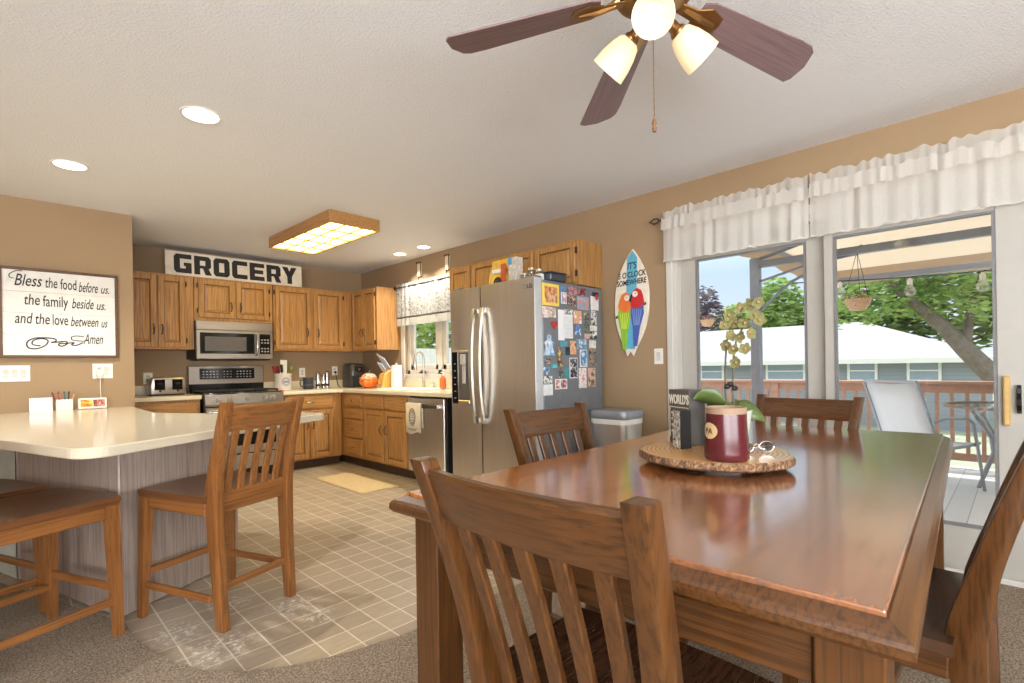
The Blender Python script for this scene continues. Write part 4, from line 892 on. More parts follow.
b = MB(); b.prism([tuple(c0), tuple(cR), (.86, 3.70), (.70, 4.10), (.70, YS - .003), (.10, YS - .003), tuple(cL)], 'Z', .002, PZ - .0425, .002); b.build('base_panel', M_drift, t)
for p in (c0, cL):
    b = MB(); b.prism([(p.x - .005, p.y - .001), (p.x + .003, p.y - .004), (p.x + .006, p.y + .006), (p.x - .006, p.y + .010)], 'Z', .002, PZ - .043); b.build('corner_trim', M_drift, t)
b = MB(); b.prism([(.055, 3.935), (-.36, YS - .004), (.08, YS - .004)], 'Z', .004, PZ - .043); b.build('painted_end_panel', plain('pale_sage_paint', (196, 200, 192), .6), t)
zp = PZ + .0006
t = thing('desk_calendar', 'small white spiral desk calendar at the left on the peninsula counter', 'calendar', (.215, YS - .085, zp))
b = MB(); b.prism([(-.035, 0), (.035, 0), (.006, .105), (-.006, .105)], 'X', -.063, .063, .001); b.build('pages', plain('calendar_white', (232, 234, 240), .5), t)
for i in range(8):
    b = MB(); x = -.055 + i * .0157; b.tube([(x, .010 * math.cos(a), .102 + .010 * math.sin(a)) for a in [2 * math.pi * j / 8 for j in range(9)]], .0016, 4); b.build('binding_ring', M_greys, t)
t = thing('pencil_holder', 'white slatted pencil holder between the desk calendar and the photo display', 'holder', (.345, YS - .075, zp))
b = MB()
b.box(-.048, .048, -.045, .045, 0, .008); 
for q in ((-.048, .048, -.045, -.039), (-.048, .048, .039, .045), (-.048, -.042, -.039, .039), (.042, .048, -.039, .039)): b.box(*q, .008, .085, .001)
for i in range(5): b.box(-.0485, .0485, -.0465, -.0445, .012 + i * .015, .022 + i * .015, .001)
b.build('holder_body', M_white, t)
PGp = 'pens in the white pencil holder'
for i, (dx, dy, tx, c, lb) in enumerate(((-.030, .0, -16, (150, 40, 40), 'dark red pen leaning left in the pencil holder'), (-.015, .012, -7, (190, 60, 60), 'red pen second from the left in the pencil holder'), (-.004, -.012, -12, (206, 110, 130), 'pink pen in the pencil holder'), (.012, .01, -4, (70, 120, 130), 'blue-green pen in the middle of the pencil holder'), (.020, -.01, 4, (50, 60, 70), 'dark grey pen in the pencil holder'), (.032, .005, 14, (225, 170, 120), 'orange pencil leaning right in the pencil holder'))):
    t2 = thing('pen', lb, 'pen', (.345 + dx, YS - .075 + dy, zp + .012), 0, PGp); t2.rotation_euler = (0, R(tx), 0)
    b = MB(); b.tube([(0, 0, 0), (0, 0, .115)], .0045, 6); b.build('barrel', plain('pen_%d_%d_%d' % c, c, .4), t2, True)
    b = MB(); b.lathe([(.005, .115), (.0048, .128), (.002, .135)], n=6); b.build('cap', plain('pencap_%d' % i, tuple(int(x * .7) for x in c), .4), t2, True)
t = thing('photo_display', 'white framed digital photo display showing a sunset, on the peninsula counter', 'photo display', (.515, YS - .075, zp + .002)); t.rotation_euler = (R(-12), 0, 0)
b = MB(); b.box(-.088, .088, -.012, .006, 0, .085, .008, None, 2); b.build('frame', M_white, t)
b = MB(); b.box(-.074, .0, -.0135, -.0115, .016, .070); b.build('sunset_picture', blotch('sunset', [(60, 50, 40), (220, 150, 40), (250, 220, 120)], 14, .2), t)
b = MB(); b.box(.003, .074, -.0135, -.0115, .016, .070); b.build('people_picture', blotch('people_pic', [(60, 60, 80), (200, 110, 80), (220, 190, 190)], 50, .2), t)
b = MB(); b.prism([(.004, .0), (.045, .0), (.006, .06)], 'X', -.03, .03, .001); b.build('stand', M_white, t)

# ------------------------------------------------------------------ chairs
def make_chair(name, label, cat, group, W, D, sh, th, wf, lean=.12, rail=.10, nsl=5, tall=False, bow=.022, splay=.0):
    t = thing(name, label, cat, (0, 0, 0), 0, group)
    def yc(z):
        if z < sh: q = z / sh; return -D / 2 + .012 - .034 * (1 - q) ** 1.6
        q = (z - sh) / (th - sh); return -D / 2 + .012 - (lean + .012) * q ** 1.25
    ht = [(0, .022), (sh * .92, .036), (sh + .03, .038), (sh + .18, .026), (th, .020)]
    def hd(z):
        for (z0, v0), (z1, v1) in zip(ht, ht[1:]):
            if z <= z1: return v0 + (v1 - v0) * (z - z0) / (z1 - z0)
        return ht[-1][1]
    zs = [th * i / 22 for i in range(23)]; pw = .040
    prof = [(yc(z) + hd(z), z) for z in zs] + [(yc(z) - hd(z), z) for z in zs[::-1]]
    for sx in (-1, 1):
        x = sx * (W / 2 - pw / 2); b = MB(); b.prism(prof, 'X', x - pw / 2, x + pw / 2, .005, None, 2); b.v = [(p[0] + sx * splay * (p[2] / th - 1), p[1], p[2]) for p in b.v]; b.build('back_post', wf('Z'), t, True)
    xi = W / 2 - pw; zt1 = th - .018; zt0 = zt1 - rail; zl = sh + .006
    bw = lambda x, z: bow * (1 - (x / xi) ** 2) * min(1, max(0, (z - zl) / (zt1 - zl)))
    b = MB(); sec = []
    for i in range(15):
        x = -xi - .012 + (2 * xi + .024) * i / 14; q = []
        for z, o in ((zt0, .010), (zt0 + .006, .013), (zt1 - .008, .013), (zt1, .007), (zt1, -.007), (zt1 - .008, -.013), (zt0 + .006, -.013), (zt0, -.010)): q.append((x, yc(z) + o - bw(max(-xi, min(xi, x)), z), z))
        sec.append(q)
    b.loft(sec); b.build('top_rail', wf('X'), t, True)
    for k in range(nsl):
        x = (k - (nsl - 1) / 2) * (2 * xi / (nsl + .35)); xk = x; zz = [zl - .012 + (zt0 + .016 - zl + .012) * i / 14 for i in range(15)]
        pr = [(yc(z) + .008 - bw(x, z), z) for z in zz] + [(yc(z) - .008 - bw(x, z), z) for z in zz[::-1]]
        b = MB(); b.prism(pr, 'X', x - .017, x + .017, .003); b.v = [(p[0] + splay * .8 * (xk / xi) * (p[2] / th - 1), p[1], p[2]) for p in b.v]; b.build('slat', wf('Z'), t, True)
    b = MB(); b.box(-xi - .01 + splay * .45, xi + .01 - splay * .45, yc(sh) - .012, yc(sh) + .012, sh - .085, zl, .004); b.build('lower_back_rail', wf('X'), t)
    # saddle seat
    b = MB(); sec = []; y0 = -D / 2 + .03; y1 = D / 2; Ws = W / 2 + .012
    for i in range(13):
        u = -1 + i / 6; x = u * Ws; dish = .014 * (1 - u * u); q = []
        for s_, dz in ((0, 0), (.12, .4), (.35, 1), (.6, .9), (.85, .35), (1, -.1)): q.append((x, y0 + (y1 - y0 + .018 * (1 - u * u)) * s_, sh - dish * dz))
        q += [(x, y1 + .018 * (1 - u * u) + .002, sh - .014), (x, y1 + .018 * (1 - u * u) - .008, sh - .032), (x, y0, sh - .032)]
        sec.append(q)
    b.loft(sec); b.build('seat', wood('stool_seat', (112, 72, 42), (70, 42, 24), 'Y', .28, 1, .2) if tall else wood('dining_seat', (78, 52, 36), (46, 30, 22), 'Y', .26, 1, .25), t, True)
    lw = .042; fy = D / 2 - .03; fx = W / 2 - lw / 2 + .012
    for sx in (-1, 1):
        b = MB(); sec = []
        for z, k in ((0, .72), (sh * .7, 1.0), (sh - .033, 1.0)):
            h = lw / 2 * k; cx = sx * fx + sx * (.02 if tall else .006) * (1 - z / sh); cy = fy + (.012 if tall else 0) * (1 - z / sh)
            sec.append([(cx - h, cy - h, z), (cx + h, cy - h, z), (cx + h, cy + h, z), (cx - h, cy + h, z)])
        b.loft(sec); b.build('front_leg', wf('Z'), t)
    b = MB(); b.box(-fx + lw / 2, fx - lw / 2, fy - .002, fy + .018, sh - .095, sh - .033, .003); b.build('front_apron', wf('X'), t)
    for sx in (-1, 1):
        b = MB(); b.box(sx * (fx - .002) - .009, sx * (fx - .002) + .009, -D / 2 + .04, fy - lw / 2, sh - .09, sh - .033, .003); b.build('side_apron', wf('Y'), t)
    zz = sh * .25 if tall else sh * .38
    for sx in (-1, 1):
        x = sx * (fx + (.013 if tall else .003)) - sx * .004; b = MB(); b.box(x - .009, x + .009, yc(zz) + .015, fy, zz - .016, zz + .016, .003); b.build('side_stretcher', wf('Y'), t)
    zf = sh * .35 if tall else sh * .38
    if tall:
        b = MB(); b.box(-fx, fx, fy - .006, fy + .012, zf - .016, zf + .016, .003); b.build('front_stretcher', wf('X'), t)
        b = MB(); b.box(-xi - .005 + splay * .7, xi + .005 - splay * .7, yc(zz) - .009, yc(zz) + .009, zz + .02, zz + .052, .003); b.build('back_stretcher', wf('X'), t)
    else:
        b = MB(); b.box(-fx + .008, fx - .008, -.011, .009, zz - .014, zz + .014, .003); b.build('cross_stretcher', wf('X'), t)
    return t
CG = 'dining chairs around the table'
ch = make_chair('dining_chair', 'large dark oak slat-back dining chair in the foreground at the near table end', 'chair', CG, .505, .40, .475, .947, doak, splay=.075)
ch.location = (.885, .572, .0095); ch.rotation_euler = (0, 0, R(-90))
dup(ch, (1.685, 1.145, .0095), R(180), 'dining chair on the kitchen side of the table, in front of the refrigerator', CG)
dup(ch, (2.63, .815, .0095), R(84), 'dining chair at the far end of the table, backed against the patio door', CG)
dup(ch, (1.775, .28, .0095), R(-1), 'dining chair at the right picture edge, seen from its side', CG)
SG2 = 'bar chairs at the peninsula'
st = make_chair('bar_chair', 'counter-height oak slat-back chair on the tile beside the peninsula, back fully in view', 'bar chair', SG2, .44, .47, .59, 1.0, soak, lean=.085, rail=.115, tall=True, bow=.018, splay=.015)
st.location = (.752, 2.782, -.0035); st.rotation_euler = (0, 0, R(22))
dup(st, (.055, 2.868, .0095), R(-66), 'oak bar chair at the lower left, its whole seat edge and near leg showing', SG2)
dup(st, (-.15, 3.415, .0095), R(-68), 'oak bar chair mostly hidden behind the one at the lower left edge', SG2)

# ------------------------------------------------------------------ dining table
TZ = .80
t = thing('dining_table', 'large worn glossy oak dining table with a moulded edge', 'table', (1.847, .70, .0095), R(3.13)); tz = TZ - .0095
HL, HW = 1.095, .548
def table_wood(axis):
    key = 'table_' + axis
    if key in _mc: return _mc[key]
    m, n, l, bs = newmat(key); A, D = lin((178, 104, 42)), lin((78, 38, 12))
    s = [7.0] * 3; s['XYZ'.index(axis)] = .8; v = coords(n, l, tuple(s), False); f = noise(n, l, v, 1.3, 4, .5, 1.6)
    mu = n.new('ShaderNodeMath'); mu.operation = 'MULTIPLY'; mu.inputs[1].default_value = 9.0; l.new(f, mu.inputs[0])
    pp = n.new('ShaderNodeMath'); pp.operation = 'PINGPONG'; pp.inputs[1].default_value = 1.0; l.new(mu.outputs[0], pp.inputs[0])
    c1 = ramp(n, l, pp.outputs[0], [(0, D), (.12, tuple((a * .4 + d * .6) for a, d in zip(A, D))), (.45, A), (1, A)])
    s2 = [60.0] * 3; s2['XYZ'.index(axis)] = 2.5; f2 = noise(n, l, coords(n, l, tuple(s2), False), 1.4, 3, .6)
    c = mixc(n, l, .5, c1, ramp(n, l, f2, [(.38, D), (.52, A), (1, A)]))
    # worn dull finish, with the door's greyish reflection painted into the colour on one side
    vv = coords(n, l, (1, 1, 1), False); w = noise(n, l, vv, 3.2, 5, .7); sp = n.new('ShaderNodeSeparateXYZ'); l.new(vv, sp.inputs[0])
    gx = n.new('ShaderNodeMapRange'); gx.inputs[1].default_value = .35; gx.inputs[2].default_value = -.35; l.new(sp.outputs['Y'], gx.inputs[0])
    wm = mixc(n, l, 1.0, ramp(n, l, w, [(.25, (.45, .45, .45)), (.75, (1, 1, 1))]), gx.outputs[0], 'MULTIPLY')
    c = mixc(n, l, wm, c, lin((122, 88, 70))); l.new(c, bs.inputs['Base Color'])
    rg = noise(n, l, vv, 7, 4, .6, .3); sc2 = noise(n, l, coords(n, l, (3, 60, 1), False), 4, 3, .8)
    rr_ = n.new('ShaderNodeMapRange'); rr_.inputs[3].default_value = .13; rr_.inputs[4].default_value = .26; l.new(rg, rr_.inputs[0]); l.new(rr_.outputs[0], bs.inputs['Roughness'])
    bs.inputs['Coat Weight'].default_value = 1.0; bs.inputs['Coat Roughness'].default_value = .13; bs.inputs['Coat IOR'].default_value = 1.65
    _mc[key] = m; return m
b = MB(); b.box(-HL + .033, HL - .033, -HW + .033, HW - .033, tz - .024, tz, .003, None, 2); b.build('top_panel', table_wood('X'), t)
b = MB()
def ring(i, z): return [(-HL + i, -HW + i, z), (HL - i, -HW + i, z), (HL - i, HW - i, z), (-HL + i, HW - i, z)]
b.loft([ring(.034, tz - .010), ring(.030, tz - .008), ring(.010, tz - .018), ring(.003, tz - .024), ring(0, tz - .030), ring(0, tz - .042), ring(.006, tz - .050), ring(.046, tz - .050)], False); b.build('edge_moulding', doak('X'), t)
ax, ay = HL - .10, HW - .08
for sx in (-1, 1):
    for sy in (-1, 1):
        b = MB(); b.box(sx * ax - .045, sx * ax + .045, sy * ay - .045, sy * ay + .045, 0, tz - .0505, .004); b.build('leg', doak('Z'), t)
for sy in (-1, 1):
    b = MB(); b.box(-ax + .045, ax - .045, sy * (ay + .022) - .011, sy * (ay + .022) + .011, tz - .15, tz - .0505, .003); b.build('side_apron', doak('X'), t)
for sx in (-1, 1):
    b = MB(); b.box(sx * (ax + .022) - .011, sx * (ax + .022) + .011, -ay + .045, ay - .045, tz - .15, tz - .0505, .003); b.build('end_apron', doak('Y'), t)

# things on the table
BX, BY = 1.648, .712
t = thing('wood_slab_tray', 'round live-edge wood slab turntable in the middle of the table', 'tray', (BX, BY, TZ + .0006))
rb = random.Random(3); wob = [1 + .022 * math.sin(3 * a + 1) + .012 * math.sin(7 * a) for a in [2 * math.pi * i / 64 for i in range(64)]]
def disc(r, z): return [(r * w * math.cos(2 * math.pi * i / 64), r * w * math.sin(2 * math.pi * i / 64), z) for i, w in enumerate(wob)]
def slab_mat():
    m, n, l, bs = newmat('slab_rings'); v = coords(n, l, (1, 1, 1), False); wv = n.new('ShaderNodeTexWave'); wv.wave_type = 'RINGS'; wv.rings_direction = 'Z'
    wv.inputs['Scale'].default_value = 22; wv.inputs['Distortion'].default_value = 2.5; wv.inputs['Detail'].default_value = 2; l.new(v, wv.inputs['Vector'])
    c = ramp(n, l, wv.outputs['Fac'], [(0, lin((176, 128, 74))), (1, lin((206, 160, 104)))]); l.new(c, bs.inputs['Base Color']); bs.inputs['Roughness'].default_value = .22; return m
def bark_mat():
    m, n, l, bs = newmat('bark'); v = coords(n, l, (1, 1, .6), False); f = noise(n, l, v, 90, 4, .7, .5)
    l.new(ramp(n, l, f, [(.35, lin((56, 36, 24))), (.52, lin((128, 92, 62))), (.7, lin((190, 160, 128)))]), bs.inputs['Base Color']); bs.inputs['Roughness'].default_value = .85; bump(n, l, bs, f, .8, .01); return m
b = MB(); b.loft([disc(.228, .0425), disc(.222, .0432), disc(.001, .0434)], False); b.build('slab_top', slab_mat(), t, True)
b = MB(); b.loft([disc(.18, .0145), disc(.222, .015), disc(.232, .022), disc(.233, .034), disc(.228, .0425)], False); b.raw(disc(.18, .0145), [tuple(range(64))]); b.build('bark_edge', bark_mat(), t, True)
b = MB(); b.lathe([(.15, 0), (.15, .014)], n=28); b.build('swivel_base', M_black, t)
zt = TZ + .0006 + .0438
def on(x, y): return (x, y, zt)
# standing block sign / book
t = thing('box_sign', 'grey standing box sign reading WORLD\'S in pale letters on the slab', 'box sign', on(1.728, .852), R(-119))
b = MB(); b.box(-.062, .062, -.024, .040, 0, .192, .002); b.build('box_body', plain('charcoal_box', (84, 80, 76), .6), t)
M_pale = plain('pale_letters', (206, 202, 186), .7)
text('painted_word', "WORLD'S", .046, M_pale, t, (-.058, -.0246, .142), (R(90), 0, 0), sx=.58, ext=.0005, bold=.0012)
b = MB()
for q in ((-.056, .056, .128, .131), (-.056, -.053, .02, .131), (.053, .056, .02, .131)): b.box(q[0], q[1], -.0252, -.0238, q[2], q[3])
for i in range(4): b.box(-.045, .04 - .012 * (i % 2), -.0252, -.0238, .105 - i * .022, .112 - i * .022)
b.build('painted_border', M_pale, t)
t = thing('small_box_sign', 'small black-sided box sign leaning in front of the grey one', 'box sign', on(1.62, .838), R(-119))
b = MB(); b.box(-.0, .040, -.004, .040, 0, .128, .0015); b.build('box_body', M_blackm, t)
b = MB(); b.box(-.0004, .0402, -.0052, -.0036, .001, .127); b.build('printed_face', blotch('small_sign_face', [(70, 66, 64), (190, 184, 172), (90, 84, 80), (210, 200, 190)], 45), t)
# mug
t = thing('stoneware_mug', 'burgundy stoneware mug with a cream rim and an oval PA badge', 'mug', on(1.512, .617), R(-80)); t.scale = (1.1, 1.1, 1.02)
b = MB(); b.lathe([(.001, 0), (.052, .001), (.056, .006), (.057, .025), (.0535, .07), (.051, .134)], n=36, caps=False); b.build('mug_body', plain('burgundy_glaze', (86, 34, 38), .2, var=.08), t, True)
b = MB(); b.lathe([(.051, .134), (.052, .145), (.0525, .150), (.0505, .152), (.048, .149), (.048, .02), (.001, .018)], n=36, caps=False); b.build('rim', plain('cream_rim', (158, 132, 110), .3), t, True)
b = MB(); P = [(.0, .0)]
def onmug(u, z, o=.0007):
    r = .0575 - .0045 * min(1, max(0, (z - .02) / .09)) + o - .0018; a = R(-90) + u / r; return (r * math.cos(a), r * math.sin(a), z)
U0 = -.036; vv = [onmug(U0, .086, .0022)]; ff = []
for k, s_ in enumerate((.5, 1.0)):
    for i in range(24): a = 2 * math.pi * i / 24; vv.append(onmug(U0 + .026 * s_ * math.cos(a), .086 + .023 * s_ * math.sin(a), .0022))
ff = [(0, 1 + i, 1 + (i + 1) % 24) for i in range(24)] + [(1 + i, 25 + i, 25 + (i + 1) % 24, 1 + (i + 1) % 24) for i in range(24)]
b.raw(vv, ff); bd = b.build('oval_badge', plain('badge_cream', (206, 176, 128), .4), t, True)
tm = text('badge_letters', 'PA', .024, M_ink, t, (0, 0, 0), (0, 0, 0), ext=.0004, sx=1)
for v_ in tm.data.vertices:
    p = onmug(U0 - .016 + v_.co.x * 1.0, .077 + v_.co.y, .0032 + v_.co.z); v_.co = p
b = MB(); b.tube([(.012, .050, .115), (.018, .075, .118), (.022, .092, .09), (.021, .088, .05), (.015, .060, .03)], .0075, 8); b.build('handle', _mc['burgundy_glaze'], t, True)
# orchid
t = thing('potted_orchid', 'potted orchid with two tall stems of pale yellow-green blossoms behind the mug', 'orchid', on(1.735, .690))
b = MB(); b.lathe([(.001, 0), (.045, .001), (.050, .02), (.064, .12), (.066, .128), (.062, .128), (.056, .10), (.001, .098)], n=24, caps=False); b.build('pot', plain('glass_green_pot', (190, 196, 184), .15), t, True)
def leaf(az, L, w, lift, droop):
    V = []; F = []; n_ = 9; ca, sa = math.cos(R(az)), math.sin(R(az))
    for i in range(n_ + 1):
        s = i / n_; ww = w * math.sin(math.pi * min(1, .12 + s * .88)) ** .7; d = L * s; z = .115 + lift * math.sin(s * math.pi * .6) - droop * s * s
        for k in (-1, 0, 1): V.append((ca * d - sa * k * ww * .55, sa * d + ca * k * ww * .55, z + k * ww * .85))
    for i in range(n_):
        for k in (0, 1): a = i * 3 + k; F.append((a, a + 1, a + 4, a + 3))
    b = MB(); b.raw(V, F); o = b.build('leaf', plain('orchid_leaf', (82, 98, 50), .35), t, True); md = o.modifiers.new('thick', 'SOLIDIFY'); md.thickness = .003
for az, L, w, lift, dr_ in ((128, .125, .036, .075, .02), (-20, .10, .034, .04, .07), (175, .10, .032, .03, .03), (-55, .11, .036, .035, .06), (75, .10, .034, .05, .04)): leaf(az, L, w, lift, dr_)
S1 = [(.005, .012, .10), (.0, .02, .20), (.004, .018, .30), (.002, .012, .36), (.0, -.01, .42), (-.005, -.045, .465)]
S2 = [(0, -.012, .10), (.002, -.004, .20), (.004, -.008, .30), (0, -.02, .36), (0, -.05, .415), (0, -.08, .445)]
M_stem = plain('orchid_stem', (92, 84, 62), .5)
for S in (S1, S2): b = MB(); b.tube(S, .0032, 6); b.build('flower_stem', M_stem, t, True)
for (x, y, z) in ((0, .012, .205), (.002, -.012, .20), (.001, .002, .213)):
    b = MB(); b.ball((x, y, z), .011, 8, None, (1, 1, .8)); b.build('stem_clip', M_iron, t, True)
M_pet = fabric('orchid_petal', (150, 147, 100), .4); M_lip = plain('orchid_lip', (150, 118, 78), .5)
rf = random.Random(5)
fl = [(-.01, .035, .475), (-.01, -.012, .495), (0, -.055, .505), (0, -.09, .51), (0, -.075, .47), (-.01, .055, .44), (0, .01, .45), (-.01, -.035, .445), (0, -.095, .45), (-.01, .03, .405), (0, -.005, .40), (-.01, -.06, .41), (0, .055, .375), (-.01, .02, .36), (-.01, -.035, .36), (0, .012, .315)]
for (x, y, z) in fl:
    b = MB(); z -= .03; y = y * .72 - .026; M = Matrix.Translation((x, y, z)) @ Matrix.Rotation(rf.uniform(-.6, .6), 4, 'Z') @ Matrix.Rotation(R(205), 4, 'Z') @ Matrix.Rotation(R(90) + rf.uniform(-.4, .4), 4, 'Y') @ Matrix.Rotation(rf.uniform(0, 1), 4, 'Z')
    for k in range(5):
        a = 2 * math.pi * k / 5; L = .019 if k % 2 else .021; w = .0105 if k in (1, 4) else .0085; ca, sa = math.cos(a), math.sin(a); V = [(0, 0, 0)]
        for s, q in ((.35, .8), (.7, 1), (1, .35)):
            for sg in (-1, 1): V.append((ca * L * s - sa * w * q * sg, sa * L * s + ca * w * q * sg, .006 * s * s))
        b.raw(V, [(0, 1, 2), (1, 3, 4, 2), (3, 5, 6, 4)], M)
    o = b.build('blossom', M_pet, t); q = MB(); q.ball((x, y, z), .006, 6); q.build('lip', M_lip, o, True)
t = thing('eyeglasses', 'folded eyeglasses lying right of the mug on the slab', 'eyeglasses', on(1.665, .585), R(-40))
for sx in (-1, 1):
    b = MB(); b.tube([(sx * .033 + .024 * math.cos(a), .002, .020 + .017 * math.sin(a)) for a in [2 * math.pi * i / 20 for i in range(21)]], .0018, 6); o = b.build('lens_rim', M_chrome, t, True)
    b = MB(); b.lathe([(.001, -.0005), (.022, -.0005), (.022, .0005), (.001, .0005)], n=16, M=Matrix.Translation((sx * .033, .002, .020)) @ Matrix.Diagonal((1, 1, .75, 1)) @ Matrix.Rotation(R(90), 4, 'X')); b.build('lens', glassy('lens_glass', (.8, .85, .86), .25), o)
    b = MB(); b.tube([(sx * .057, .004, .022), (sx * .055, .012, .020), (-sx * .05, .02 + .004 * sx, .010)], .0018, 6); b.build('temple', M_chrome, t, True)
b = MB(); b.tube([(-.010, .002, .024), (0, .002, .030), (.010, .002, .024)], .0018, 6); b.build('bridge', M_chrome, t, True)

# ------------------------------------------------------------------ ceiling fan
FXc, FYc, FZ = 1.465, .80, 2.292
t = thing('ceiling_fan', 'five-blade ceiling fan with dark wood blades and three lit glass shades over the table', 'ceiling fan', (FXc, FYc, 0))
M_brz = plain('fan_brass', (150, 112, 68), .28, .85)
b = MB(); b.lathe([(.075, 2.44), (.075, 2.40), (.03, 2.385), (.014, 2.38), (.014, 2.355), (.06, 2.345), (.115, 2.32), (.12, 2.285), (.09, 2.265), (.06, 2.26)], n=28); b.build('motor_housing', M_brz, t, True)
b = MB(); b.lathe([(.06, 2.26), (.062, 2.225), (.045, 2.20), (.03, 2.185), (.012, 2.178), (.001, 2.175)], n=24); b.build('light_fitter', M_brz, t, True)
M_blade = wood('blade_walnut', (128, 104, 104), (100, 80, 80), 'X', .4)
for k in range(5):
    ang = 126 - 74 * k if k < 3 else (126 + 67 * (k - 2) if k == 3 else 126 + 137)
    bl = link('blade', None, t); bl.location = (0, 0, FZ); bl.rotation_euler = (R(-11), 0, R(ang))
    b = MB(); P = [(.17, -.045), (.20, -.060), (.56, -.082), (.615, -.080), (.640, -.066), (.668, -.01), (.672, .05), (.66, .072), (.20, .060), (.17, .045)]
    b.prism(P, 'Z', -.003, .003, .001)
    me = b.build('blade', M_blade, t); bl_d = me.data; bpy.data.objects.remove(me); bpy.data.objects.remove(bl)
    bl = link('blade', bl_d, t, (0, 0, FZ), (R(-11), R(8), R(ang)))
    q = MB(); q.prism([(.095, -.018), (.16, -.022), (.20, -.045), (.255, -.030), (.262, 0), (.255, .030), (.20, .045), (.16, .022), (.095, .018)], 'Z', -.0095, -.0035, .002)
    q.tube([(.10, 0, .02), (.13, 0, -.004), (.18, 0, -.012), (.24, 0, -.010)], [.014, .013, .011, .006], 8); q.build('blade_iron', M_brz, bl)
def shade_mat():
    m, n, l, bs = newmat('lit_shade'); C = lin((206, 188, 150)); bs.inputs['Base Color'].default_value = (*C, 1); bs.inputs['Roughness'].default_value = .4
    lw = n.new('ShaderNodeLayerWeight'); lw.inputs['Blend'].default_value = .35
    c = ramp(n, l, lw.outputs['Facing'], [(0, lin((255, 244, 208))), (1, lin((238, 200, 130)))]); l.new(c, bs.inputs['Emission Color']); bs.inputs['Emission Strength'].default_value = .34; return m
M_shade = shade_mat(); M_bulb = emit('bulb_glow', (255, 244, 214), 2.2)
for az in (207, 94, -30):
    d = Vector((math.cos(R(az)) * .78, math.sin(R(az)) * .78, -.62)).normalized(); p0 = Vector((0, 0, 2.205)) + Vector((math.cos(R(az)), math.sin(R(az)), 0)) * .055
    rot = d.to_track_quat('Z', 'Y').to_matrix().to_4x4(); M = Matrix.Translation(p0) @ rot
    b = MB(); b.lathe([(.016, -.02), (.018, .02), (.026, .03), (.026, .045)], n=16, M=M); arm = b.build('light_arm', M_brz, t, True)
    b = MB(); b.lathe([(.024, .036), (.036, .045), (.048, .075), (.056, .11), (.060, .150), (.0575, .150), (.053, .11), (.045, .075), (.033, .047), (.022, .04)], n=28, M=M, caps=False); b.build('glass_shade', M_shade, arm, True)
    b = MB(); b.lathe([(.012, .045), (.014, .06), (.027, .085), (.028, .098), (.018, .118), (.001, .124)], n=16, M=M); b.build('bulb', M_bulb, arm, True)
    pass
b = MB(); P = [(-.005, .005, 2.185 - i * .0038) for i in range(76)]; b.tube([P[0], P[-1]], .0012, 5)
for q in P[::6]: b.ball(q, .0019, 5)
c_ = b.build('pull_chain', M_brz, t); b = MB(); b.lathe([(.002, 1.895), (.006, 1.888), (.0075, 1.875), (.005, 1.868), (.0075, 1.862), (.006, 1.85), (.001, 1.848)], (-.005, .005, .008), 10); b.build('chain_fob', plain('fob_wood', (120, 84, 56), .4), c_, True)

# ------------------------------------------------------------------ ceiling box light and downlights
t = thing('ceiling_light', 'oak framed box light with a lattice over the kitchen', 'ceiling light', (2.13, 4.60, CEIL), R(1.5))
lx, ly, dz = .235, .62, .105
b = MB()
for q in ((-lx, lx, -ly, -ly + .02), (-lx, lx, ly - .02, ly), (-lx, -lx + .02, -ly + .02, ly - .02), (lx - .02, lx, -ly + .02, ly - .02)): b.box(*q, -dz, -.001, .003)
b.build('frame', oak('Y'), t)
b = MB()
for i in range(1, 3): x = -lx + 2 * lx * i / 3; b.box(x - .007, x + .007, -ly + .02, ly - .02, -dz + .002, -dz + .014)
for i in range(1, 5): y = -ly + 2 * ly * i / 5; b.box(-lx + .02, lx - .02, y - .007, y + .007, -dz + .001, -dz + .013)
b.build('lattice', oak('X'), t)
b = MB(); b.box(-lx + .021, lx - .021, -ly + .021, ly - .021, -dz + .015, -dz + .02); b.build('diffuser', emit('warm_diffuser', (255, 222, 125), 8.0), t)
DG = 'recessed ceiling lights'
dl = [((.742, 2.952), 'recessed ceiling light nearest the camera, above the bar chair'), ((.328, 4.214), 'recessed ceiling light above the peninsula near the partition wall'), ((3.245, 5.011), 'recessed ceiling light above the sink, the one deeper in the corner'), ((3.25, 4.554), 'recessed ceiling light above the sink, the one nearer the refrigerator')]
for (x, y), lb in dl:
    t = thing('recessed_light', lb, 'ceiling light', (x, y, CEIL), 0, DG); rr0 = .082 if y < 4.4 else .068
    b = MB(); b.lathe([(rr0 + .014, -.001), (rr0 + .012, -.006), (rr0, -.005), (rr0 - .004, -.001)], n=28, caps=False); b.build('trim_ring', M_white, t, True)
    b = MB(); b.lathe([(rr0 - .002, -.0035), (.001, -.0038)], n=28, caps=False); b.build('lens', emit('downlight_lens', (255, 252, 244), 3.0), t)
    light('downlight', 'SPOT', (x, y, CEIL - .012), (52 if x < .6 else 36) if y < 4.4 else 36, (1, .95, .86), (0, 0, 0), spot_size=R(120), spot_blend=.8, shadow_soft_size=0.0)

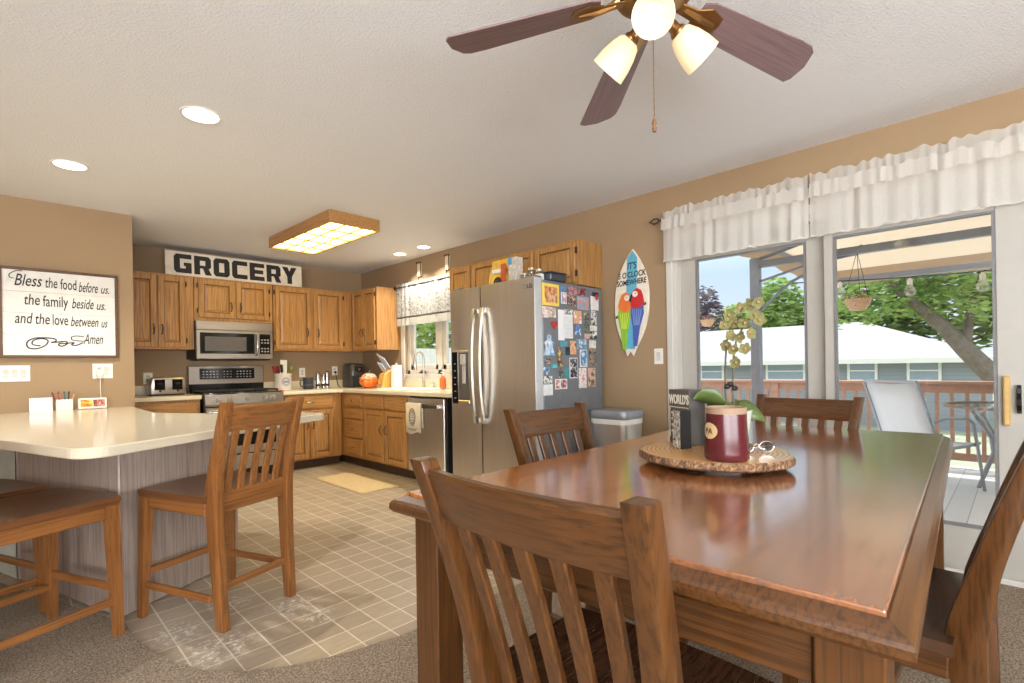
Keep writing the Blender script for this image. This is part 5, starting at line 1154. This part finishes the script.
# ------------------------------------------------------------------ patio door valances
M_sheer = fabric('sheer_white', (246, 243, 237), .5, None, .22)
def valance(lb, y0, y1, seed):
    t = thing('window_valance', lb, 'valance', (XW - .085, 0, 0), 0, 'ruffled valances over the patio door'); n_ = int(abs(y1 - y0) * 150)
    b = MB(); b.raw(*gather(y0, y1, 1.872, 2.175, .016, .13, n_, 5, seed, 0, .012, .008)); b.build('skirt', M_sheer, t, True)
    b = MB(); b.raw(*gather(y0, y1, 2.165, 2.245, .011, .06, n_, 3, seed + 1, -.004, 0, .012)); b.build('header_ruffle', M_sheer, t, True)
    b = MB(); b.raw(*gather(y0, y1, 2.10, 2.185, .011, .07, n_, 3, seed + 2, -.020, .010, .010)); b.build('rod_pocket_ruffle', M_sheer, t, True)
    b = MB(); b.raw(*gather(y0, y1, 1.868, 1.884, .018, .105, n_, 1, seed, -.003, .012, .005)); b.build('scalloped_hem', M_sheer, t, True)
valance('left white ruffled valance over the patio door, nearer the surfboard', 1.835, .888, 11)
valance('right white ruffled valance over the patio door, running off the picture edge', .878, -.32, 23)
t = thing('curtain_rod', 'dark curtain rod over the patio door with a scrolled finial at its left end', 'curtain rod', (XW - .085, 0, 2.185))
b = MB(); b.tube([(.03, 1.835, 0), (.03, -.34, 0)], .009, 10); b.tube([(.03, 1.835, 0), (0.01, 1.845, 0), (0, 1.855, 0)], .009, 10); b.build('rod', M_iron, t, True)
b = MB(); b.tube([(0, 1.85, 0), (0, 1.865, 0), (0, 1.88, .016), (0, 1.91, .018), (0, 1.935, 0), (0, 1.91, -.018), (0, 1.88, -.016), (0, 1.865, 0)], .005, 8); b.ball((0, 1.937, 0), .008, 8); b.build('finial', M_iron, t, True)
for y in (1.845, .883, -.30):
    b = MB(); b.box(0, .084, y - .006, y + .006, -.008, .008, .002); b.box(.078, .084, y - .012, y + .012, -.03, .03, .002); b.build('bracket', M_iron, t)
# ------------------------------------------------------------------ outside
GZ = -1.4
b = MB(); b.box(XW + .16, 60, -40, 60, GZ - .3, GZ)
def lawn_mat():
    m, n, l, bs = newmat('lawn'); v = coords(n, l, (1, 1, 1), False); f = noise(n, l, v, .8, 5, .7)
    l.new(ramp(n, l, f, [(.3, lin((124, 130, 108))), (.7, lin((166, 170, 146)))]), bs.inputs['Base Color']); bs.inputs['Roughness'].default_value = .9; return m
struct(b.build('ground_lawn', lawn_mat()))
def deck_mat():
    m, n, l, bs = newmat('deck_boards'); v = coords(n, l, (1, 1, 1), False); br = n.new('ShaderNodeTexBrick'); br.offset = .5; br.inputs['Scale'].default_value = 1
    br.inputs['Brick Width'].default_value = 3.0; br.inputs['Row Height'].default_value = .14; br.inputs['Mortar Size'].default_value = .003
    for k, c in (('Color1', (214, 216, 220)), ('Color2', (204, 207, 212)), ('Mortar', (150, 152, 156))): br.inputs[k].default_value = (*lin(c), 1)
    l.new(v, br.inputs['Vector']); l.new(br.outputs['Color'], bs.inputs['Base Color']); bs.inputs['Roughness'].default_value = .5; return m
b = MB(); b.box(XW + .152, 7.38, -4.5, 7, -.20, -.03); struct(b.build('deck_floor', deck_mat()))
M_rail = plain('deck_rail_red', (170, 132, 112), .6, var=.1)
t = thing('deck_railing', 'reddish wooden deck railing with square balusters', 'railing', (7.25, 0, -.03))
b = MB(); b.box(-.07, .07, -4.4, 6.9, .895, .93, .004); b.build('cap_rail', M_rail, t)
b = MB(); b.box(-.02, .02, -4.4, 6.9, .80, .894, .003); b.build('top_rail', M_rail, t)
b = MB(); b.box(-.02, .02, -4.4, 6.9, .08, .16, .003); b.build('bottom_rail', M_rail, t)
for i in range(6):
    b = MB(); y = -4.3 + i * 2.2; b.box(-.045, .045, y - .045, y + .045, 0, .894, .004); b.build('post', M_rail, t)
for i in range(74):
    y = -2.6 + i * .125; b = MB(); b.box(-.017, .017, y - .017, y + .017, .16, .80); b.build('baluster', M_rail, t)

# gazebo
t = thing('gazebo', 'metal gazebo with a tan fabric canopy on the deck', 'gazebo', (0, 0, -.03))
M_gm = plain('gazebo_metal', (132, 138, 150), .45, .3); M_canv = fabric('canopy_fabric', (214, 196, 172), .3); M_canv2 = fabric('canopy_band', (176, 150, 122), .25)
g0, g1, h0, h1, ze = 3.75, 7.40, -3.9, 1.75, 2.29
pk = (5.6, -1.0, 3.05)
cs = [(g0, h0, ze), (g1, h0, ze), (g1, h1, ze), (g0, h1, ze)]
b = MB()
for i in range(4):
    A, B_ = Vector(cs[i]), Vector(cs[(i + 1) % 4]); Pk = Vector(pk); V = []; N = 6
    for k in range(N + 1):
        for j in range(N + 1):
            s = k / N; q = j / N; p = A.lerp(B_, q).lerp(Pk, s); p.z -= .16 * math.sin(math.pi * s) * (1 - .3 * abs(2 * q - 1)); V.append(tuple(p))
    b.raw(V, [(k * (N + 1) + j, k * (N + 1) + j + 1, (k + 1) * (N + 1) + j + 1, (k + 1) * (N + 1) + j) for k in range(N) for j in range(N)])
b.build('canopy', M_canv, t, True)
b = MB()
for i in range(4):
    A, B_ = cs[i], cs[(i + 1) % 4]; N = 24; V = []
    for k in range(N + 1):
        q = k / N; V.append((A[0] + (B_[0] - A[0]) * q, A[1] + (B_[1] - A[1]) * q, ze)); V.append((A[0] + (B_[0] - A[0]) * q, A[1] + (B_[1] - A[1]) * q, ze - .17 + .012 * math.sin(q * 40)))
    b.raw(V, [(2 * k, 2 * k + 1, 2 * k + 3, 2 * k + 2) for k in range(N)])
b.build('valance_band', M_canv2, t)
for x, y in ((4.93, 1.72), (4.93, -3.6), (7.0, -3.6)):
    b = MB(); b.box(x - .04, x + .04, y - .04, y + .04, 0, 2.12, .004); b.build('post', M_gm, t)
for q in ((4.90, 4.96, -3.6, 1.72, 2.03, 2.09), (4.58, 4.61, -3.6, 1.70, 2.12, 2.15), (6.97, 7.03, -3.6, 1.5, 2.08, 2.14)): b = MB(); b.box(*q); b.build('beam', M_gm, t)
b = MB(); b.tube([(4.93, 1.70, 1.62), (5.02, 1.45, 1.88), (5.2, 1.25, 2.02), (5.5, 1.0, 2.2)], .014, 6); b.tube([(4.93, 1.70, 1.90), (4.95, 1.3, 2.0), (4.95, .9, 2.04)], .012, 6); b.build('scroll_brace', M_gm, t)
b = MB(); b.tube([(3.8, 1.70, 2.27), (7.35, 1.70, 2.27)], .02, 6); b.tube([(4.93, 1.72, 2.1), (5.6, -1.0, 2.95)], .018, 6); b.build('roof_tube', M_gm, t)
SL = 'string light bulbs under the gazebo'
t = thing('string_light_cable', 'thin dark string light cable sagging beyond the patio door', 'cable', (0, 0, 0))
b = MB(); wire = [(6.0, 1.75 - 3.5 * i / 30, 1.98 - .10 * math.sin(math.pi * i / 30) + .02 * i / 30) for i in range(31)]; b.tube(wire, .006, 5); b.build('cable', M_iron, t)
for i, (y, lb) in enumerate(((.72, 'clear glass bulb hanging before the tree, the one left of the tree trunk'), (.22, 'clear glass bulb hanging at the right edge of the door glass'), (1.28, 'clear glass bulb hanging near the flower basket'))):
    zw = 1.98 - .10 * math.sin(math.pi * (1.75 - y) / 3.5) + .01
    t = thing('string_light_bulb', lb, 'bulb', (6.0, y, zw - .012), 0, SL); b = MB(); b.lathe([(.006, 0), (.022, -.02), (.022, -.06)], n=10); b.build('socket', M_white, t, True)
    b = MB(); b.lathe([(.02, -.06), (.042, -.10), (.048, -.135), (.03, -.165), (.001, -.175)], n=14, caps=False); b.build('glass_bulb', glassy('clear_bulb', (.93, .95, .95), .22), t, True)
def basket(lb, loc, hang):
    t = thing('hanging_basket', lb, 'flower basket', loc); t.scale = (.68, .68, .68); b = MB(); b.lathe([(.001, -.09), (.07, -.085), (.12, -.02), (.14, .04), (.145, .05), (.13, .05), (.10, .0)], n=18, caps=False); b.build('wicker_bowl', blotch('wicker', [(150, 108, 80), (214, 176, 140), (176, 134, 100)], 60), t, True)
    b = MB()
    for k in range(3):
        a = 2 * math.pi * k / 3; b.tube([(.14 * math.cos(a), .14 * math.sin(a), .045), (0, 0, hang)], .003, 4)
    b.build('hanger', M_iron, t)
    for nm, c, n_, sd in (('leaves', (84, 120, 60), 70, 1), ('flowers', (226, 130, 160), 34, 2)):
        q = MB(); r_ = random.Random(sd)
        for _ in range(n_):
            a = r_.uniform(0, 6.28); rr1 = .15 * math.sqrt(r_.random()); x, y, z = rr1 * math.cos(a), rr1 * math.sin(a), .06 + r_.uniform(-.03, .08); s = .022
            M = Matrix.Translation((x, y, z)) @ Matrix.Rotation(r_.uniform(0, 6), 4, 'Z') @ Matrix.Rotation(r_.uniform(-1, 1), 4, 'X'); q.raw([(-s, 0, 0), (0, -s * .6, .004), (s, 0, 0), (0, s * .6, .004)], [(0, 1, 2, 3)], M)
        q.build(nm, fabric('basket_' + nm, c, .3), t)
    return t
basket('wicker hanging basket with pink flowers under the gazebo beyond the patio door', (4.93, .93, 1.60), .62)
t = basket('wicker hanging basket seen through the left door pane on a hook pole by the trees', (6.9, 3.05, 1.70), .22)
b = MB(); b.tube([(0, .0, .22), (0, .06, .40), (0, .18, .44), (0, .27, .35), (0, .27, -2.54)], .014, 6); b.build('hook_pole', M_iron, t)

# patio chair and table
M_al = plain('patio_metal', (150, 154, 160), .4, .5); M_sl = fabric('patio_sling', (240, 242, 245), .5)
t = thing('patio_chair', 'white sling patio armchair on the deck facing the glass table', 'chair', (5.98, .62, -.03), R(-122))
prof = [(.28, .42), (.15, .40), (0, .39), (-.14, .39), (-.20, .44), (-.26, .60), (-.33, .78), (-.41, .97)]
b = MB(); V = []
for x in (-.24, -.12, 0, .12, .24):
    for y, z in prof: V.append((x, y, z - .02 * (1 - (x / .24) ** 2)))
b.raw(V, [(i * 8 + j, i * 8 + j + 1, (i + 1) * 8 + j + 1, (i + 1) * 8 + j) for i in range(4) for j in range(7)]); o = b.build('sling', M_sl, t, True); md = o.modifiers.new('thick', 'SOLIDIFY'); md.thickness = .004
for sx in (-1, 1):
    b = MB(); b.tube([(sx * .25, y, z) for y, z in prof], .013, 8); b.build('side_rail', M_al, t, True)
    b = MB(); b.tube([(sx * .27, .30, .0), (sx * .27, .22, .42), (sx * .28, .17, .60), (sx * .28, .10, .645), (sx * .28, -.15, .655), (sx * .27, -.27, .62)], .013, 8); b.build('arm_and_front_leg', M_al, t, True)
    b = MB(); b.tube([(sx * .25, -.18, .42), (sx * .26, -.30, .15), (sx * .26, -.36, 0)], .013, 8); b.build('rear_leg', M_al, t, True)
b = MB(); b.tube([(-.27, .24, .40), (.27, .24, .40)], .011, 6); b.tube([(-.25, -.17, .40), (.25, -.17, .40)], .011, 6); b.tube([(-.25, -.41, .975), (.25, -.41, .975)], .013, 6); b.build('cross_tubes', M_al, t)
t = thing('patio_table', 'round glass-topped patio table on the deck', 'table', (6.52, -.02, -.03))
b = MB(); b.lathe([(.53, .715), (.555, .715), (.555, .74), (.53, .74), (.53, .715)], n=40, caps=False); b.build('metal_rim', plain('table_rim', (150, 128, 118), .4, .3), t, True)
b = MB(); b.lathe([(.001, .722), (.53, .722), (.53, .729), (.001, .729)], n=40, caps=False); b.build('glass_top', glassy('table_glass', (.82, .88, .86), .15), t)
for k in range(4):
    a = R(45 + 90 * k); b = MB(); b.tube([(.48 * math.cos(a), .48 * math.sin(a), .715), (.30 * math.cos(a), .30 * math.sin(a), .45), (.28 * math.cos(a), .28 * math.sin(a), .30), (.42 * math.cos(a), .42 * math.sin(a), 0)], .016, 8); b.build('leg', M_al, t, True)

# neighbouring house
t = thing('neighbor_house', 'low grey-blue house with a pale hip roof across the yard', 'house', (0, 0, 0))
HX, HY0, HY1, HE = 24.0, .9, 21.0, 1.20
def siding():
    m, n, l, bs = newmat('grey_blue_siding'); v = coords(n, l, (1, 1, 1), False); sp = n.new('ShaderNodeSeparateXYZ'); l.new(v, sp.inputs[0]); mt = n.new('ShaderNodeMath'); mt.operation = 'FRACT'
    ml = n.new('ShaderNodeMath'); ml.operation = 'MULTIPLY'; ml.inputs[1].default_value = 7; l.new(sp.outputs['Z'], ml.inputs[0]); l.new(ml.outputs[0], mt.inputs[0])
    l.new(ramp(n, l, mt.outputs[0], [(0, lin((118, 124, 130))), (.12, lin((146, 152, 158)))]), bs.inputs['Base Color']); bs.inputs['Roughness'].default_value = .7; return m
b = MB(); b.box(HX, HX + 8, HY0, HY1, GZ, HE - .02); b.build('walls', siding(), t)
b = MB(); o_ = .45; e = [(HX - o_, HY0 - o_, HE), (HX + 8 + o_, HY0 - o_, HE), (HX + 8 + o_, HY1 + o_, HE), (HX - o_, HY1 + o_, HE)]; r0, r1 = (HX + 4, HY0 + 4.2, HE + 1.75), (HX + 4, HY1 - 4.2, HE + 1.75)
b.raw(e + [r0, r1], [(0, 3, 5, 4), (1, 4, 5, 2), (0, 4, 1), (3, 2, 5), (0, 1, 2, 3)]); b.build('roof', plain('pale_shingles', (158, 158, 162), .85, var=.05, vs=3), t)
b = MB(); b.box(HX - o_ - .02, HX - o_ + .02, HY0 - o_, HY1 + o_, HE - .16, HE + .02); b.build('fascia', M_white, t)
for y0, y1 in ((9.93, 10.9), (6.5, 7.9), (4.0, 4.82), (2.1, 2.92), (12.6, 13.6)):
    b = MB(); z0, z1 = .42, 1.10; k = .09
    for q in ((y0 - k, y0, z0 - k, z1 + k), (y1, y1 + k, z0 - k, z1 + k), (y0, y1, z0 - k, z0), (y0, y1, z1, z1 + k), (y0, y1, (z0 + z1) / 2 - .025, (z0 + z1) / 2 + .025)): b.box(HX - .06, HX - .001, *q)
    w = b.build('window', M_white, t); q = MB(); q.box(HX - .03, HX - .005, y0, y1, z0, z1); q.build('pane', plain('far_pane', (150, 164, 176), .15), w)

# trees, fence
def leaf_mat(nm, a, c):
    if nm in _mc: return _mc[nm]
    m, n, l, bs = newmat(nm); out = n['Material Output']; v = coords(n, l, (1, 1, 1), False); f = noise(n, l, v, 1.1, 4, .7); col = ramp(n, l, f, [(.35, lin(a)), (.65, lin(c))])
    d = n.new('ShaderNodeBsdfDiffuse'); tr = n.new('ShaderNodeBsdfTranslucent'); mx = n.new('ShaderNodeMixShader'); mx.inputs[0].default_value = .4
    l.new(col, d.inputs[0]); l.new(col, tr.inputs[0]); l.new(d.outputs[0], mx.inputs[1]); l.new(tr.outputs[0], mx.inputs[2]); l.new(mx.outputs[0], out.inputs[0]); _mc[nm] = m; return m
def tree(lb, base, trunk, blobs, n_, s, mat, seed, cat='tree', name='tree'):
    t = thing(name, lb, cat, base, 0); r_ = random.Random(seed); q = MB(); B0 = Vector(base)
    vol = [bb[3] * bb[4] * bb[5] for bb in blobs]; tot = sum(vol)
    for bb, w in zip(blobs, vol):
        for _ in range(int(n_ * w / tot)):
            while True:
                p = Vector((r_.uniform(-1, 1), r_.uniform(-1, 1), r_.uniform(-1, 1)))
                if .25 < p.length < 1: break
            c = Vector((bb[0] + p.x * bb[3], bb[1] + p.y * bb[4], bb[2] + p.z * bb[5])) - B0; k = s * r_.uniform(.7, 1.3)
            M = Matrix.Translation(c) @ Matrix.Rotation(r_.uniform(0, 6.28), 4, 'Z') @ Matrix.Rotation(r_.uniform(-1.2, 1.2), 4, 'X')
            q.raw([(-k, 0, 0), (0, -k * .55, .1 * k), (k, 0, 0), (0, k * .55, .1 * k)], [(0, 1, 2, 3)], M)
    q.build('foliage', mat, t)
    if trunk:
        b = MB()
        for path, rads in trunk: b.tube([tuple(Vector(p) - B0) for p in path], rads, 8)
        b.build('trunk', plain('bark_grey', (118, 108, 98), .9, var=.2, vs=8), t, True)
    return t
LG_, DG_, PG_ = leaf_mat('leaf_mid', (108, 144, 76), (184, 206, 128)), leaf_mat('leaf_dark', (84, 114, 70), (146, 174, 110)), leaf_mat('leaf_plum', (96, 84, 96), (150, 140, 140))
tree('leafy tree with a leaning trunk beyond the right part of the railing', (14, -.9, GZ), [([(14, -.9, GZ), (14, -.1, .1), (14, .35, .75), (14, .8, 1.35), (14, 1.15, 1.85), (13.8, 1.7, 2.5), (13.7, 2.4, 3.2)], [.26, .22, .19, .165, .14, .10, .05]), ([(14, .8, 1.35), (14.3, .7, 2.3), (14.5, .4, 3.4)], [.10, .07, .04])],
     [(13.8, 2.3, 2.75, .9, 1.1, .85), (14.2, .6, 3.3, 1.0, 1.3, 1.0), (13.4, 3.1, 2.3, .6, .55, .55), (14.5, -1, 3.6, 1.2, 1.2, 1.3), (14, 1.6, 4.4, 1.6, 2.2, 1.0), (14.2, 1.2, 2.35, .8, .7, .5), (14.1, .4, 2.2, .7, .6, .4)], 7500, .085, LG_, 1)
tree('bright green round tree behind the house, right of the gazebo post', (36, 11.0, GZ), [([(36, 11.0, GZ), (36, 11.0, 2.5)], [.3, .2])], [(36, 11.2, 3.9, 2.0, 1.9, 2.8), (36, 8.6, 3.4, 1.8, 1.4, 2.0)], 2600, .26, LG_, 2)
tree('pale green tree behind the house in the left door pane', (41, 15.6, GZ), [([(41, 15.6, GZ), (41, 15.6, 2.5)], [.3, .2])], [(41, 15.6, 3.6, 2.0, 2.2, 2.2), (41, 13.6, 3.3, 1.6, 1.4, 1.7)], 2200, .28, leaf_mat('leaf_pale', (130, 160, 96), (190, 206, 140)), 3)
tree('purplish small-leaved tree at the left edge of the door glass', (36, 16.0, GZ), [([(36, 16.0, GZ), (36, 16.0, 2)], [.25, .15])], [(36, 16.0, 3.8, 1.6, 1.3, 3.0)], 1500, .2, PG_, 4)
tree('dark green tree behind the house roof in the right door pane', (36, 5, GZ), [([(36, 5, GZ), (36, 5, 3)], [.4, .25])], [(36, 6, 4.5, 2.4, 3.2, 3.2), (36, 2.5, 4.4, 2.4, 3.0, 3.0), (36, -1, 4.2, 2, 2.5, 3)], 4200, .30, DG_, 5)
tree('leafy green tree filling the left sash of the kitchen window', (9.2, 15.0, GZ), [([(9.2, 15, GZ), (9.2, 15, 1.5)], [.2, .12])], [(9.0, 15.0, 2.4, 2.0, 1.4, 1.8), (11, 15.4, 2.2, 1.6, 1.2, 1.8)], 1800, .16, LG_, 6)
tree('leafy tree outside the right sash of the kitchen window', (13.5, 16.0, GZ), [([(13.5, 16, GZ), (13.5, 16, 1.5)], [.2, .12])], [(13.5, 16.0, 2.6, 2.2, 1.6, 2.2)], 1400, .17, DG_, 7)
t = thing('garden_fence', 'white board fence seen through the kitchen window', 'fence', (0, 12.6, GZ))
b = MB()
for i in range(60): b.box(4 + i * .2, 4.19 + i * .2, -.01, .01, .05, 3.12)
b.build('boards', M_white, t)
for i in range(7): b = MB(); b.box(4 + i * 1.98, 4.1 + i * 1.98, .012, .11, 0, 3.16, .004); b.build('post', M_white, t)
